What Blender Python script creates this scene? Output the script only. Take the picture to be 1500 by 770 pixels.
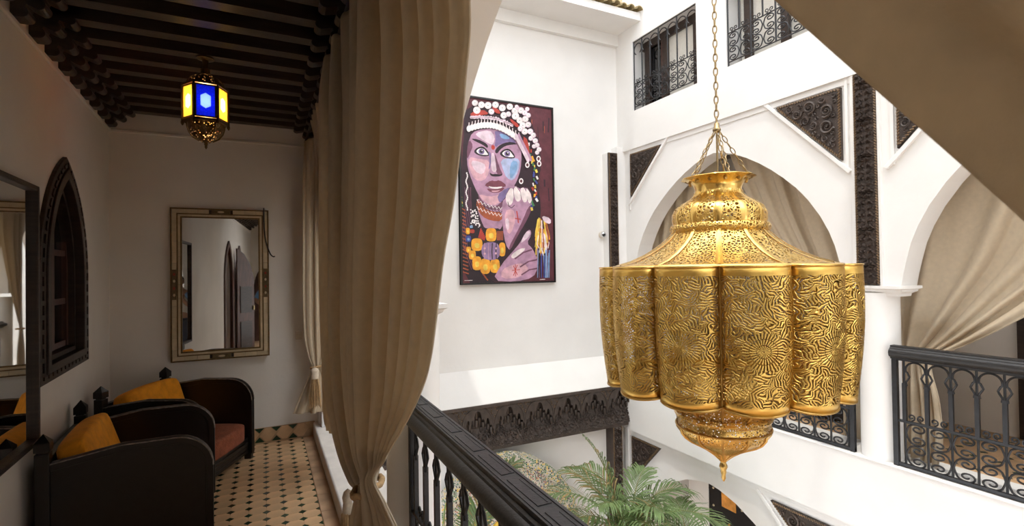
import bpy, bmesh, math, random
import numpy as np
from mathutils import Vector, Matrix
from mathutils.geometry import tessellate_polygon

for o in list(bpy.data.objects):
    bpy.data.objects.remove(o, do_unlink=True)
scene = bpy.context.scene
COL = scene.collection
PI = math.pi
RND = random.Random(7)

# ------------------------------------------------------------------ camera
CAM = Vector((0, 0, 1.6))
FPX, YAW, PITCH, ROLL = 738.65, 0.45686, 0.01199, -0.01506
_fw = Vector((math.sin(YAW)*math.cos(PITCH), math.cos(YAW)*math.cos(PITCH), math.sin(PITCH)))
_r0 = Vector((math.cos(YAW), -math.sin(YAW), 0)); _u0 = _r0.cross(_fw)
_r = math.cos(ROLL)*_r0 + math.sin(ROLL)*_u0
_u = -math.sin(ROLL)*_r0 + math.cos(ROLL)*_u0
cd = bpy.data.cameras.new('camera'); cam = bpy.data.objects.new('camera', cd); COL.objects.link(cam)
cd.sensor_width = 36; cd.lens = FPX/1500*36; cd.clip_start = .02; cd.clip_end = 200
cam.matrix_world = Matrix(((_r.x, _u.x, -_fw.x, CAM.x), (_r.y, _u.y, -_fw.y, CAM.y), (_r.z, _u.z, -_fw.z, CAM.z), (0, 0, 0, 1)))
cd.dof.use_dof = True; cd.dof.focus_distance = 3.2; cd.dof.aperture_fstop = 9
scene.camera = cam

# ------------------------------------------------------------------ world, sun, exposure
w = bpy.data.worlds.new('sky'); scene.world = w; w.use_nodes = True
nt = w.node_tree; nt.nodes.clear()
bg = nt.nodes.new('ShaderNodeBackground'); wo = nt.nodes.new('ShaderNodeOutputWorld')
bg.inputs[0].default_value = (.93, .96, 1.0, 1); bg.inputs[1].default_value = 3.3
nt.links.new(bg.outputs[0], wo.inputs[0])
sl = bpy.data.lights.new('sun_offscreen', 'SUN'); sl.energy = 1.2; sl.angle = math.radians(1.2); sl.color = (1, .95, .86)
sun = bpy.data.objects.new('sun_offscreen', sl); COL.objects.link(sun)
sun_dir = Vector((.22, .13, -.96)).normalized()
sun.rotation_euler = sun_dir.to_track_quat('-Z', 'Y').to_euler(); sun.location = (0, 0, 14)
scene.cycles.max_bounces = 16; scene.cycles.diffuse_bounces = 10      # white rooms pass daylight on
vs = scene.view_settings
vs.view_transform = 'Standard'; vs.look = 'None'; vs.gamma = 1; vs.use_curve_mapping = False; vs.exposure = 0.32

# ------------------------------------------------------------------ helpers
def ray(x, y):
    return _fw*FPX + _r*(x-750) - _u*(y-385)
def on(x, y, ax, val):
    d = ray(x, y); i = 'xyz'.index(ax); t = (val-CAM[i])/d[i]
    return CAM + d*t

class MB:
    """collects geometry; build() links it as one mesh object"""
    def __init__(s):
        s.v = []; s.f = []; s.m = []; s.mi = 0; s.uv = None
    def add(s, vs_, fs):
        o = len(s.v); s.v += [tuple(p) for p in vs_]
        for f in fs:
            s.f.append([i+o for i in f]); s.m.append(s.mi)
        return s
    def box(s, a, b):
        x0, y0, z0 = a; x1, y1, z1 = b
        v = [(x0,y0,z0),(x1,y0,z0),(x1,y1,z0),(x0,y1,z0),(x0,y0,z1),(x1,y0,z1),(x1,y1,z1),(x0,y1,z1)]
        return s.add(v, [(0,3,2,1),(4,5,6,7),(0,1,5,4),(1,2,6,5),(2,3,7,6),(3,0,4,7)])
    def mbox(s, fn, a, b):
        u0, v0, w0 = a; u1, v1, w1 = b
        v = [fn(*q) for q in ((u0,v0,w0),(u1,v0,w0),(u1,v1,w0),(u0,v1,w0),(u0,v0,w1),(u1,v0,w1),(u1,v1,w1),(u0,v1,w1))]
        return s.add(v, [(0,3,2,1),(4,5,6,7),(0,1,5,4),(1,2,6,5),(2,3,7,6),(3,0,4,7)])
    def tube(s, pts, r, n=6, closed=False, cap=True, flat=None):
        pts = [Vector(p) for p in pts]; N = len(pts)
        if N < 2: return s
        rs = r if isinstance(r, (list, tuple)) else [r]*N
        T = []
        for i in range(N):
            a = pts[i-1] if (i or closed) else pts[0]
            b = pts[(i+1) % N] if (i < N-1 or closed) else pts[-1]
            t = (b-a); T.append(t.normalized() if t.length > 1e-9 else Vector((0,0,1)))
        nrm = T[0].orthogonal().normalized()
        if flat is not None:
            q = Vector(flat) - T[0]*T[0].dot(Vector(flat))
            if q.length > 1e-6: nrm = q.normalized()
        V = []
        for i in range(N):
            nrm = (nrm - T[i]*nrm.dot(T[i]))
            nrm = nrm.normalized() if nrm.length > 1e-9 else T[i].orthogonal().normalized()
            bn = T[i].cross(nrm)
            for k in range(n):
                a = 2*PI*(k+.5)/n
                V.append(pts[i] + (nrm*math.cos(a)+bn*math.sin(a))*rs[i])
        F = []
        for i in range(N if closed else N-1):
            j = (i+1) % N
            for k in range(n):
                k2 = (k+1) % n
                F.append((i*n+k, i*n+k2, j*n+k2, j*n+k))
        if cap and not closed:
            F.append(tuple(range(n-1, -1, -1))); F.append(tuple((N-1)*n+k for k in range(n)))
        return s.add(V, F)
    def lathe(s, prof, n=32, c=(0,0,0), cap=False, wob=None):
        V = []; F = []; N = len(prof)
        for i, (r, z) in enumerate(prof):
            for k in range(n):
                a = 2*PI*k/n; rr = r*(wob(a, i) if wob else 1)
                V.append((c[0]+rr*math.cos(a), c[1]+rr*math.sin(a), c[2]+z))
        for i in range(N-1):
            for k in range(n):
                k2 = (k+1) % n; F.append((i*n+k, i*n+k2, (i+1)*n+k2, (i+1)*n+k))
        if cap:
            F.append(tuple(range(n-1,-1,-1))); F.append(tuple((N-1)*n+k for k in range(n)))
        return s.add(V, F)
    def prism(s, outer, holes, fn, w0, w1, back=True):
        loops = [list(outer)] + [list(h) for h in holes]
        P = [q for l in loops for q in l]
        tri = tessellate_polygon([[Vector((a, b, 0)) for a, b in l] for l in loops])
        n = len(P)
        V = [fn(a, b, w0) for a, b in P] + [fn(a, b, w1) for a, b in P]
        F = [tuple(t) for t in tri]
        if back: F += [(t[2]+n, t[1]+n, t[0]+n) for t in tri]
        o = 0
        for l in loops:
            m = len(l)
            for i in range(m):
                j = (i+1) % m; F.append((o+i, o+j, o+j+n, o+i+n))
            o += m
        return s.add(V, F)
    def grid(s, rows, closed=False):
        n = len(rows[0]); V = [p for r_ in rows for p in r_]; F = []
        for i in range(len(rows)-1):
            for k in range(n if closed else n-1):
                k2 = (k+1) % n
                F.append((i*n+k, i*n+k2, (i+1)*n+k2, (i+1)*n+k))
        return s.add(V, F)
    def mesh(s, name, mats, smooth=None, fix=True):
        me = bpy.data.meshes.new(name); me.from_pydata(s.v, [], s.f)
        for m_ in (mats if isinstance(mats, (list, tuple)) else [mats]): me.materials.append(m_)
        me.polygons.foreach_set('material_index', s.m)
        if fix:
            bm = bmesh.new(); bm.from_mesh(me); bmesh.ops.recalc_face_normals(bm, faces=bm.faces); bm.to_mesh(me); bm.free()
        if smooth is not None:
            me.polygons.foreach_set('use_smooth', [True]*len(me.polygons))
            me.set_sharp_from_angle(angle=math.radians(smooth))
        me.update(); return me
    def build(s, name, mats, parent=None, smooth=None, fix=True, bevel=0, segs=2):
        o = bpy.data.objects.new(name, s.mesh(name, mats, smooth, fix)); COL.objects.link(o)
        if parent: o.parent = parent
        if bevel:
            b = o.modifiers.new('bevel', 'BEVEL'); b.width = bevel; b.segments = segs; b.limit_method = 'ANGLE'; b.angle_limit = math.radians(35)
        return o

def link_mesh(name, me, parent=None, loc=None, rot=None):
    o = bpy.data.objects.new(name, me); COL.objects.link(o)
    if parent: o.parent = parent
    if loc is not None: o.location = loc
    if rot is not None: o.rotation_euler = rot
    return o
def thing(name, label, cat, group=None, loc=(0,0,0), rz=0):
    o = bpy.data.objects.new(name, None); COL.objects.link(o); o.empty_display_size = .1
    o.location = loc; o.rotation_euler = (0, 0, rz)
    return tag(o, label, cat, group)
def tag(o, label, cat, group=None, kind=None):
    o['label'] = label; o['category'] = cat
    if group: o['group'] = group
    if kind: o['kind'] = kind
    return o
def struct(o, label=None, cat=None):
    o['kind'] = 'structure'
    if label: o['label'] = label
    if cat: o['category'] = cat
    return o
def sempty(name, label, cat):
    o = bpy.data.objects.new(name, None); COL.objects.link(o); o.empty_display_size = .1
    return struct(o, label, cat)

def crom(keys, n):
    """Catmull-Rom through a list of equal-length tuples -> n samples"""
    K = [np.array(k, float) for k in keys]; out = []
    for i in range(n):
        t = i/(n-1)*(len(K)-1); j = min(int(t), len(K)-2); f = t-j
        p0 = K[max(j-1,0)]; p1 = K[j]; p2 = K[j+1]; p3 = K[min(j+2,len(K)-1)]
        out.append(.5*((2*p1)+(-p0+p2)*f+(2*p0-5*p1+4*p2-p3)*f*f+(-p0+3*p1-3*p2+p3)*f**3))
    return out

def ram_scroll(n=26, turns=1.45):
    """unit C scroll opening to +x: two inner spirals joined by a bulging spine"""
    up = []
    for i in range(n):
        t = i/(n-1); a_ = PI-turns*2*PI*(1-t); r = .07+.37*t**.9
        up.append((.10+r*math.cos(a_), .48+r*math.sin(a_)))
    mid = [(-.40, .22), (-.43, 0), (-.40, -.22)]
    return [(x*1.0, y/1.84) for x, y in up+mid+[(x, -y) for x, y in up[::-1]]]
CS = ram_scroll()
def spiral(cx, cy, r, turns=2.0, a0=0, sgn=1, n=22, rin=.18):
    return [(cx+(r*(1-t)+r*rin*t)*math.cos(a0+sgn*t*turns*2*PI), cy+(r*(1-t)+r*rin*t)*math.sin(a0+sgn*t*turns*2*PI)) for t in [i/(n-1) for i in range(n)]]

# ------------------------------------------------------------------ materials
MATS = {}
def mat(name, col, rough=.6, metal=0, var=.12, vscale=6, bump=0, bscale=40, spec=.5, coat=0, objrand=0, translucent=0, sheen=0, emit=None, stretch=None, fine=0):
    m = bpy.data.materials.new(name); m.use_nodes = True; nt = m.node_tree; N = nt.nodes; L = nt.links
    b = N['Principled BSDF']; out = N['Material Output']
    b.inputs['Roughness'].default_value = rough; b.inputs['Metallic'].default_value = metal
    b.inputs['Specular IOR Level'].default_value = spec
    if coat: b.inputs['Coat Weight'].default_value = coat; b.inputs['Coat Roughness'].default_value = .15
    if sheen: b.inputs['Sheen Weight'].default_value = sheen
    tc = N.new('ShaderNodeTexCoord'); vec = tc.outputs['Object']
    if stretch:
        mp = N.new('ShaderNodeMapping'); mp.inputs['Scale'].default_value = stretch; L.new(vec, mp.inputs[0]); vec = mp.outputs[0]
    ns = N.new('ShaderNodeTexNoise'); ns.inputs['Scale'].default_value = vscale; ns.inputs['Detail'].default_value = 6; L.new(vec, ns.inputs['Vector'])
    mr = N.new('ShaderNodeMapRange'); mr.inputs[1].default_value = .25; mr.inputs[2].default_value = .75
    mr.inputs[3].default_value = 1-var; mr.inputs[4].default_value = 1+var; L.new(ns.outputs['Fac'], mr.inputs[0])
    val = mr.outputs[0]
    if objrand:
        oi = N.new('ShaderNodeObjectInfo'); mr2 = N.new('ShaderNodeMapRange'); mr2.inputs[3].default_value = 1-objrand; mr2.inputs[4].default_value = 1+objrand
        L.new(oi.outputs['Random'], mr2.inputs[0]); mu = N.new('ShaderNodeMath'); mu.operation = 'MULTIPLY'
        L.new(val, mu.inputs[0]); L.new(mr2.outputs[0], mu.inputs[1]); val = mu.outputs[0]
    vm = N.new('ShaderNodeVectorMath'); vm.operation = 'SCALE'; vm.inputs[0].default_value = col; L.new(val, vm.inputs['Scale'])
    L.new(vm.outputs[0], b.inputs['Base Color'])
    if bump:
        n2 = N.new('ShaderNodeTexNoise'); n2.inputs['Scale'].default_value = bscale; n2.inputs['Detail'].default_value = 4; L.new(vec, n2.inputs['Vector'])
        bp = N.new('ShaderNodeBump'); bp.inputs['Strength'].default_value = bump; bp.inputs['Distance'].default_value = .01
        L.new(n2.outputs['Fac'], bp.inputs['Height']); L.new(bp.outputs[0], b.inputs['Normal'])
    if emit:
        b.inputs['Emission Color'].default_value = (*emit[0], 1); b.inputs['Emission Strength'].default_value = emit[1]
    if translucent:
        t = N.new('ShaderNodeBsdfTranslucent'); L.new(vm.outputs[0], t.inputs[0]); mx = N.new('ShaderNodeMixShader'); mx.inputs[0].default_value = translucent
        L.new(b.outputs[0], mx.inputs[1]); L.new(t.outputs[0], mx.inputs[2]); L.new(mx.outputs[0], out.inputs[0])
    MATS[name] = m; return m

M_white = mat('white_plaster', (.80, .79, .77), .85, var=.035, vscale=2.5, bump=.12, bscale=18)
M_corr = mat('corridor_plaster', (.80, .76, .70), .85, var=.05, vscale=2, bump=.15, bscale=22)
M_wood = mat('dark_wood', (.035, .020, .014), .42, var=.5, vscale=9, bump=.25, bscale=50, stretch=(1, 1, 6))
M_beam = mat('ceiling_wood', (.055, .039, .030), .34, var=.35, vscale=7, bump=.2, bscale=40, stretch=(.4, 5, 5))
M_carve = mat('carved_wood', (.052, .036, .028), .5, var=.45, vscale=14, bump=.4, bscale=90)
M_carvebase = M_carve
M_gilt = mat('worn_gilt_wood', (.16, .10, .05), .45, var=.5, vscale=30)
M_black = mat('black_lacquer', (.008, .006, .0055), .33, var=.4, vscale=25, bump=.08, bscale=120)
M_worn = mat('worn_black_edge', (.24, .21, .19), .45, var=.7, vscale=35)
M_iron = mat('wrought_iron', (.018, .018, .020), .42, metal=.2, var=.4, vscale=20, bump=.15, bscale=80)
M_rail = mat('painted_handrail', (.020, .019, .019), .45, var=.3, vscale=12, bump=.15, bscale=70)
M_tile = mat('terracotta_tile', (.66, .425, .235), .5, var=.16, vscale=10, objrand=.10, bump=.08, bscale=50)
M_green = mat('green_glazed_tile', (.018, .055, .026), .2, var=.35, vscale=30, objrand=.3)
M_grout = mat('grout', (.50, .33, .19), .9, var=.2, vscale=20)
M_border = mat('border_tile', (.50, .32, .19), .55, var=.25, vscale=9, objrand=.08)
M_sill = mat('limewashed_sill', (.74, .70, .65), .8, var=.10, vscale=7, bump=.2, bscale=20)
M_curt = mat('beige_curtain', (.70, .595, .44), .85, var=.06, vscale=30, bump=.12, bscale=400, translucent=.4, sheen=.2)
M_curt2 = M_curt
M_rope = mat('straw_tassel', (.42, .27, .13), .75, var=.3, vscale=60)
M_ropew = mat('cream_cord', (.62, .52, .40), .8, var=.15, vscale=60)
M_orange = mat('orange_velvet', (.95, .36, .010), .85, var=.18, vscale=14, bump=.5, bscale=60, sheen=.05)
M_rust = mat('rust_velvet', (.30, .085, .038), .9, var=.25, vscale=18, bump=.6, bscale=70, sheen=.05)
M_mirror = mat('mirror_glass', (.86, .87, .86), .015, metal=1, var=0)
M_bone = mat('bone_inlay', (.60, .49, .32), .45, var=.12, vscale=20, objrand=.12)
M_giltline = mat('gilt_edge', (.17, .10, .035), .4, metal=.3, var=.3, vscale=30)
M_inlaybrown = mat('brown_inlay', (.13, .085, .035), .4, var=.4, vscale=40)
M_red = mat('red_stone', (.30, .035, .02), .3, var=.2)
M_blackcord = mat('black_cord', (.015, .010, .010), .6)
M_plastic = mat('cream_plastic', (.70, .64, .54), .4, var=.03)
M_dark = mat('dark_glass', (.006, .006, .007), .08, var=0)
M_roof = mat('weathered_roof_tile', (.30, .24, .12), .6, var=.5, vscale=9, objrand=.25, bump=.3)
M_peach = mat('peach_plaster', (.70, .45, .30), .85, var=.1)
M_frost = mat('hammered_glass', (.78, .75, .68), .25, var=.06, vscale=30, bump=.5, bscale=70, translucent=.15)
M_doorwood = mat('door_wood', (.075, .028, .018), .4, var=.4, vscale=8, stretch=(4, 4, .6), bump=.15)
M_chrome = mat('chrome', (.75, .75, .75), .15, metal=1, var=.05)
M_leaf = mat('palm_leaf', (.15, .225, .085), .45, var=.35, vscale=5, translucent=.25, objrand=.25)
M_leafdry = mat('dry_palm_leaf', (.30, .22, .09), .6, var=.35, vscale=8, translucent=.2)
M_stem = mat('palm_stem', (.20, .20, .07), .6, var=.3)
M_pot = mat('clay_pot', (.22, .10, .06), .7)
M_chain = mat('brass_chain', (.34, .25, .13), .35, metal=.9, var=.3, vscale=40)
M_frieze = M_carve; M_stal = M_carve
# ================================================================== SETTING
FZ = -.13            # corridor floor
XF = 4.455           # right facade plane
YB = 5.66            # courtyard back wall
# left wall frame: s along the wall from the far corner, w out of the wall into the corridor
_t = Vector((.046, -1, 0)).normalized(); _n = Vector((1, .046, 0)).normalized(); _A = Vector((-1.279, 5.8, 0))
def WL(s_, z, w=0): return _A + _t*s_ + _n*w + Vector((0, 0, z))
def FAC(y, z, w=0): return Vector((XF+w, y, z))         # w into the facade
def BACK(x, z, w=0): return Vector((x, YB-w, z))        # w out of the back wall
def NEAR(y, z, w=0): return Vector((.84-w, y, z))       # near gallery wall, w towards the corridor

def pointed(c, hw, z0, zs, zt, n=12, z0b=None):
    """pointed arch outline: base z0, springing zs, tip zt"""
    P = [(c-hw, z0)]
    def side(sg):
        q = []
        h = zt-zs; R_ = (hw*hw+h*h)/(2*hw); a1 = math.asin(min(1, h/R_))
        if h < hw: a1 = PI-a1
        for i in range(n+1):
            a = a1*i/n; q.append((c+sg*(hw-R_+R_*math.cos(a)), zs+R_*math.sin(a)))
        return q
    L_ = side(-1); R_ = side(1)[::-1][1:]
    return P + L_ + R_ + [(c+hw, z0)]

# --- left wall with pointed window and door openings
WC, WHW, WZ0, WZS, WZT = 1.42, .44, 1.01, 1.62, 2.33
win_hole = pointed(WC, WHW, WZ0, WZS, WZT)
DZ0, DZS, DZT = FZ, 1.55, 2.32
doors_s = (6.5, 8.0)
holes = [win_hole]
outer = [(-.3, FZ-.1), (doors_s[0]-.45, FZ-.1)]
for dsx in doors_s:
    pd = pointed(dsx, .45, FZ-.1, DZS, DZT); outer += pd
outer += [(11, FZ-.1), (11, 3.3), (-.3, 3.3)]
mb = MB().prism(outer, holes, lambda s_, z, w: WL(s_, z, w), 0, -.35)
wl = mb.build('wall_left', M_corr); struct(wl, 'beige plaster corridor wall with pointed window opening', 'wall')
mb = MB(); mb.mbox(lambda s_, z, w: WL(s_, z, w), (-.02, 2.925, 0), (11, 2.95, .018)); mb.build('picture_ledge', M_corr, wl, bevel=.004)

# --- end wall of the corridor (and wall behind the camera)
we = MB().box((-1.7, 5.8, FZ-.1), (.84, 6.1, 3.3)).build('wall_end', M_corr); struct(we, 'beige plaster wall at the corridor end', 'wall')
mb = MB().box((-1.3, 5.782, 2.925), (.46, 5.8, 2.95)); mb.build('picture_ledge', M_corr, we, bevel=.004)
bk = [(-1.3, FZ-.1), (-.62, FZ-.1)] + [( -.62+ (q[0]+.55), q[1]) for q in pointed(0, .55, FZ-.1, 1.35, 2.2)] + [(.55, FZ-.1), (1.0, FZ-.1), (1.0, 3.3), (-1.3, 3.3)]
wb = MB().prism(bk, [], lambda x, z, w_: Vector((x, -4.5-w_, z)), 0, .3).build('wall_behind', M_corr); struct(wb, 'plaster wall at the other corridor end', 'wall')

# --- courtyard back wall with cornice, sloped ledge, eaves
mb = MB().box((.5, YB, -3.8), (XF+.3, 6.0, 6.3))
wk = mb.build('wall_back', M_white); struct(wk, 'tall white courtyard wall behind the painting', 'wall')
MB().box((.84, YB-.06, 4.675), (XF+.05, YB+.05, 4.86)).build('cornice', M_white, wk)
MB().prism([(YB+.05, .395), (YB, .395), (5.485, .022), (5.485, .012), (YB+.05, .012)], [], lambda y, z, x: Vector((x, y, z)), .84, XF+.05).build('sloped_ledge', M_white, wk)
MB().box((.84, 5.14, 4.83), (XF+.02, YB+.05, 4.93)).build('eaves_slab', M_white, wk)
MB().box((.84, 5.5, 4.93), (XF+.4, 6.0, 7.0)).build('parapet', M_peach, wk)
# roof tiles along the eaves
rt = MB(); rows = []
for i in range(2):
    row = []
    for k in range(9):
        a = PI*k/8; row.append(Vector((.052*math.cos(a), -.2+i*.4, .05*math.sin(a)+i*.10)))
    rows.append(row)
rows2 = [[p*1 + Vector((0, 0, -.012)) for p in r_] for r_ in rows]
rt.grid(rows); rt.grid([[Vector((p.x*.8, p.y, p.z*.8)) for p in r_] for r_ in rows])
for r_ in (0,):
    a = rows[0]; b = [Vector((p.x*.8, p.y, p.z*.8)) for p in a]; rt.grid([a, b])
rtm = rt.mesh('roof_tile', M_roof, smooth=50, fix=False)
for i in range(32):
    link_mesh('roof_tile', rtm, wk, (XF-.06-i*.118, 5.27+.01*(i % 3), 4.935), (0, 0, RND.uniform(-.04, .04)))

# --- right facade
ARCH = [(0, 1.42), (.018, 1.52), (.04, 1.62), (.075, 1.76), (.125, 1.89), (.2, 2.035), (.31, 2.195), (.42, 2.32), (.55, 2.437), (.68, 2.54), (.82, 2.635), (.96, 2.715), (1.1, 2.78), (1.24, 2.83), (1.38, 2.855)]
def arch_poly(ya, yb, zb):
    """opening between ya < yb, from zb up over the traced arch profile"""
    h = (yb-ya)/2; k = h/1.38
    L_ = [(ya+d*k, z) for d, z in ARCH]; R_ = [(yb-d*k, z) for d, z in ARCH][::-1][1:]
    return [(ya, zb)] + L_ + R_ + [(yb, zb)]
PY0, PY1 = 2.21, 2.64
outer = [(-3, 1.42)]
def arch_line(ya, yb):
    p = arch_poly(ya, yb, 1.42)
    return p[1:-1]
outer = [(-3.6, 1.42), (-.55, 1.42)][:1] + [(-.98, 1.42)] + arch_line(-.55, PY0) + arch_line(PY1, 5.40) + [(YB+.1, 1.42), (YB+.1, 3.25), (-3.6, 3.25)]
wr = MB().prism(outer, [], FAC, .035, .265).build('wall_right', M_white); struct(wr, 'white arcade wall across the courtyard', 'wall')
# corner pier and pier beyond, below the springing
MB().box((XF+.035, 5.40, -.02), (XF+.265, YB+.1, 1.42)).build('corner_pier', M_white, wr)
MB().box((XF+.035, -.98, -.02), (XF+.265, -.55, 1.42)).build('side_pier', M_white, wr)
# upper wall with two window openings
W1 = (4.20, 5.31, 3.69, 4.615); W2 = (2.66, 3.79, 3.72, 4.63); W3 = (1.1, 2.2, 3.72, 4.63)
def rect(y0, y1, z0, z1): return [(y0, z0), (y1, z0), (y1, z1), (y0, z1)]
wu = MB().prism(rect(-3.6, YB+.1, 3.19, 6.3), [rect(*W1), rect(*W2), rect(*W3)], FAC, 0, .32).build('wall_upper', M_white)
struct(wu, 'white upper storey wall with grilled windows', 'wall')
# floor band and lower arcade
wbnd = MB().prism(rect(-3.6, YB+.1, -.615, -.015), [], FAC, 0, .45).build('wall_band', M_white); struct(wbnd, 'white floor band across the courtyard below the railings', 'wall')
LA = [(0, -2.4), (.03, -2.1), (.1, -1.85), (.22, -1.62), (.4, -1.4), (.62, -1.2), (.85, -1.06), (1.1, -.95), (1.35, -.885), (1.5, -.87)]
lo = [(q[0]*(2.76/2)/1.5, q[1]) for q in LA]
yl0, yl1 = 2.86, 5.62-.10
lower = [(-3.6, -3.8), (-.6, -3.8)] + [(-.6+d, z) for d, z in lo] + [(2.16-d, z) for d, z in lo[::-1][1:]] + [(2.16, -3.8), (yl0, -3.8)]
k_ = (yl1-yl0)/2/1.38
lower += [(yl0+d*k_, z) for d, z in lo] + [(yl1-d*k_, z) for d, z in lo[::-1][1:]] + [(yl1, -3.8), (YB+.1, -3.8), (YB+.1, -.55), (-3.6, -.55)]
wlow = MB().prism(lower, [], FAC, .06, .32).build('wall_lower', M_white); struct(wlow, 'white ground floor arcade wall', 'wall')
# corbel capital + round column
def corbel(fn, y0, y1, parent, deep=.25, front=-.05, z=1.42):
    m = MB()
    prof = [(0, z), (0, z-.022), (.018, z-.03), (.022, z-.045), (.05, z-.062), (.055, z-.085)]
    rows = []
    for d, zz in prof:
        rows.append([fn(y0+d, zz, front+d), fn(y1-d, zz, front+d), fn(y1-d, zz, deep-d), fn(y0+d, zz, deep-d)])
    m.grid(rows, closed=True); m.add([p for p in rows[0]], [(0,1,2,3)]); m.add([p for p in rows[-1]], [(3,2,1,0)])
    return m.build('capital', M_white, parent)
corbel(FAC, PY0-.03, PY1+.03, wr, .28, 0)
def column(cx, cy, z0, z1, r, parent):
    m = MB(); m.lathe([(r, z0), (r, z0+.3), (r*.985, (z0+z1)/2), (r, z1)], 40, (cx, cy, 0), cap=True)
    return m.build('column', M_white, parent, smooth=40)
column(XF+.15, 2.435, -.03, 1.36, .145, wr)
column(XF+.15, -.765, -.03, 1.36, .145, wr)

# --- opposite gallery: floor, back wall, ceiling, end wall
XG = 6.25
go = MB().box((XF+.02, -3.6, -.2), (XG, YB+.1, -.03)).build('floor_opposite', M_grout); struct(go, 'tiled floor of the opposite gallery', 'floor')
gw = MB().box((XG, -3.6, -3.8), (XG+.2, YB+.3, 3.3)).build('wall_opposite', M_corr); struct(gw, 'cream wall of the opposite gallery', 'wall')
gc = MB().box((XF+.2, -3.6, 3.2), (XG+.2, YB+.3, 3.4)).build('ceiling_opposite', M_beam); struct(gc, 'dark ceiling of the opposite gallery', 'ceiling')
ge = MB().box((XF+.3, YB+.05, -3.8), (XG+.2, YB+.35, 6.3)).build('wall_far', M_corr); struct(ge, 'cream end wall of the opposite gallery', 'wall')
gr_ = MB().box((XF+1.6, -3.6, 3.4), (XF+1.8, YB+.1, 6.3)).build('wall_upper_room', M_corr); struct(gr_, 'back wall of the upper rooms', 'wall')
gt = MB().box((XF, -3.6, 6.3), (XF+1.8, YB+.3, 6.5)).build('ceiling_upper', M_white); struct(gt, 'roof slab above the upper rooms', 'ceiling')
ground = MB().box((-1.5, -5, -3.85), (XG, YB+.3, -3.75)).build('floor_courtyard', M_border); struct(ground, 'courtyard floor', 'floor')

# --- near gallery wall (arches on the corridor side), sill, upper wall
NY0, NY1 = 2.60, 2.95
outer = [(-4.6, 1.42)] + arch_line(-3.35, -.59) + arch_line(-.16, NY0) + arch_line(NY1, 5.55) + [(5.8, 1.42), (5.8, 3.4), (-4.6, 3.4)]  # first arch, behind the camera, is an added opening that lets daylight in
wn = MB().prism(outer, [], NEAR, 0, .28).build('wall_gallery', M_white); struct(wn, 'white arcade wall beside the corridor', 'wall')
MB().box((.52, 5.55, -.02), (.84, 5.8, 1.42)).build('corner_pier', M_white, wn)
MB().box((.56, -4.6, FZ), (.84, -3.35, 1.42)).build('side_pier', M_white, wn)
corbel(NEAR, NY0-.03, NY1+.03, wn, .30, -.04)
column(.735, 2.765, -.03, 1.36, .148, wn)
column(.695, -.38, -.03, 1.36, .148, wn)
wnu = MB().box((.50, -4.6, 3.4), (.84, 5.8, 6.3)).build('wall_gallery_upper', M_white); struct(wnu, 'white wall above the near arcade', 'wall')
wnl = MB().box((.50, -4.6, -.62), (.84, 5.8, -.13)).build('wall_gallery_band', M_white); struct(wnl, 'white floor band below the near railing', 'wall')
sill = MB().box((.455, -4.4, FZ-.02), (.86, 5.8, 0)).build('trim_1', M_sill, bevel=.015, segs=3); struct(sill, 'worn whitewashed sill under the arcade', 'sill')
wsk = MB().box((.84, -4.8, -3.8), (XF+.4, -4.5, 6.3)).build('wall_side', M_white); struct(wsk, 'white courtyard wall behind the viewer', 'wall')

# --- corridor ceiling: boards, beams, brackets
ce = MB().box((-1.7, -4.6, 3.22), (.62, 5.85, 3.42)).build('ceiling', M_beam); struct(ce, 'dark wooden beamed corridor ceiling', 'ceiling')
bmesh_beam = MB().box((-1.6, -.05, 3.10), (.55, .05, 3.225)).box((-1.6, -.062, 3.195), (.55, .062, 3.225)).mesh('beam', M_beam)
def bracket_profile():
    P = [(0, 3.22), (0, 2.955)]
    for (x, z, r) in ((.045, 2.985, .03), (.115, 3.035, .03), (.185, 3.085, .026)):
        for i in range(7):
            a = -PI/2 + PI*i/6*.82
            P.append((x+r*math.cos(a)*1.0, z+r*math.sin(a)))
        P.append((x+r*.75, z+r+.012))
    P += [(.235, 3.12), (.235, 3.22)]
    return P
bp_ = bracket_profile()
bl = MB().prism(bp_, [], lambda a, b, w_: Vector((a, w_, b)), -.05, .05).mesh('bracket', M_beam)
br = MB().prism(bp_, [], lambda a, b, w_: Vector((-a*1.3, w_, b)), -.05, .05).mesh('bracket', M_beam)
for k in range(37):
    y = 5.69 - .2715*k
    link_mesh('beam', bmesh_beam, ce, (0, y, 0))
    xl = -1.279 + .046*(5.8-y)
    link_mesh('bracket', bl, ce, (xl, y, 0)); link_mesh('bracket', br, ce, (.56, y, 0))

# --- corridor floor: octagon tiles with green diamonds
fl = MB().box((-1.7, -4.6, FZ-.1), (.46, 5.82, FZ-.008)).build('floor', M_grout); struct(fl, 'corridor floor of terracotta octagons with green diamonds', 'floor')
P_ = .1165; g = .0012; cd_ = .0275
def octo(zb, zt):
    h = P_/2-g; c = cd_+g*.4
    P = [(-h+c, -h), (h-c, -h), (h, -h+c), (h, h-c), (h-c, h), (-h+c, h), (-h, h-c), (-h, -h+c)]
    return P
def prism_xy(P, z0, z1): return MB().prism(P, [], lambda a, b, w_: Vector((a, b, w_)), z0, z1)
om = prism_xy(octo(0, 0), FZ-.01, FZ).mesh('floor_tile', M_tile)
dm = prism_xy([(cd_-g, 0), (0, cd_-g), (-cd_+g, 0), (0, -cd_+g)], FZ-.01, FZ).mesh('diamond_tile', M_green)
hm = prism_xy([(0, cd_-g), (-cd_+g, 0), (0, -cd_+g)], FZ-.01, FZ).mesh('diamond_tile', M_green)
hl = P_/2-g
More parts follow.
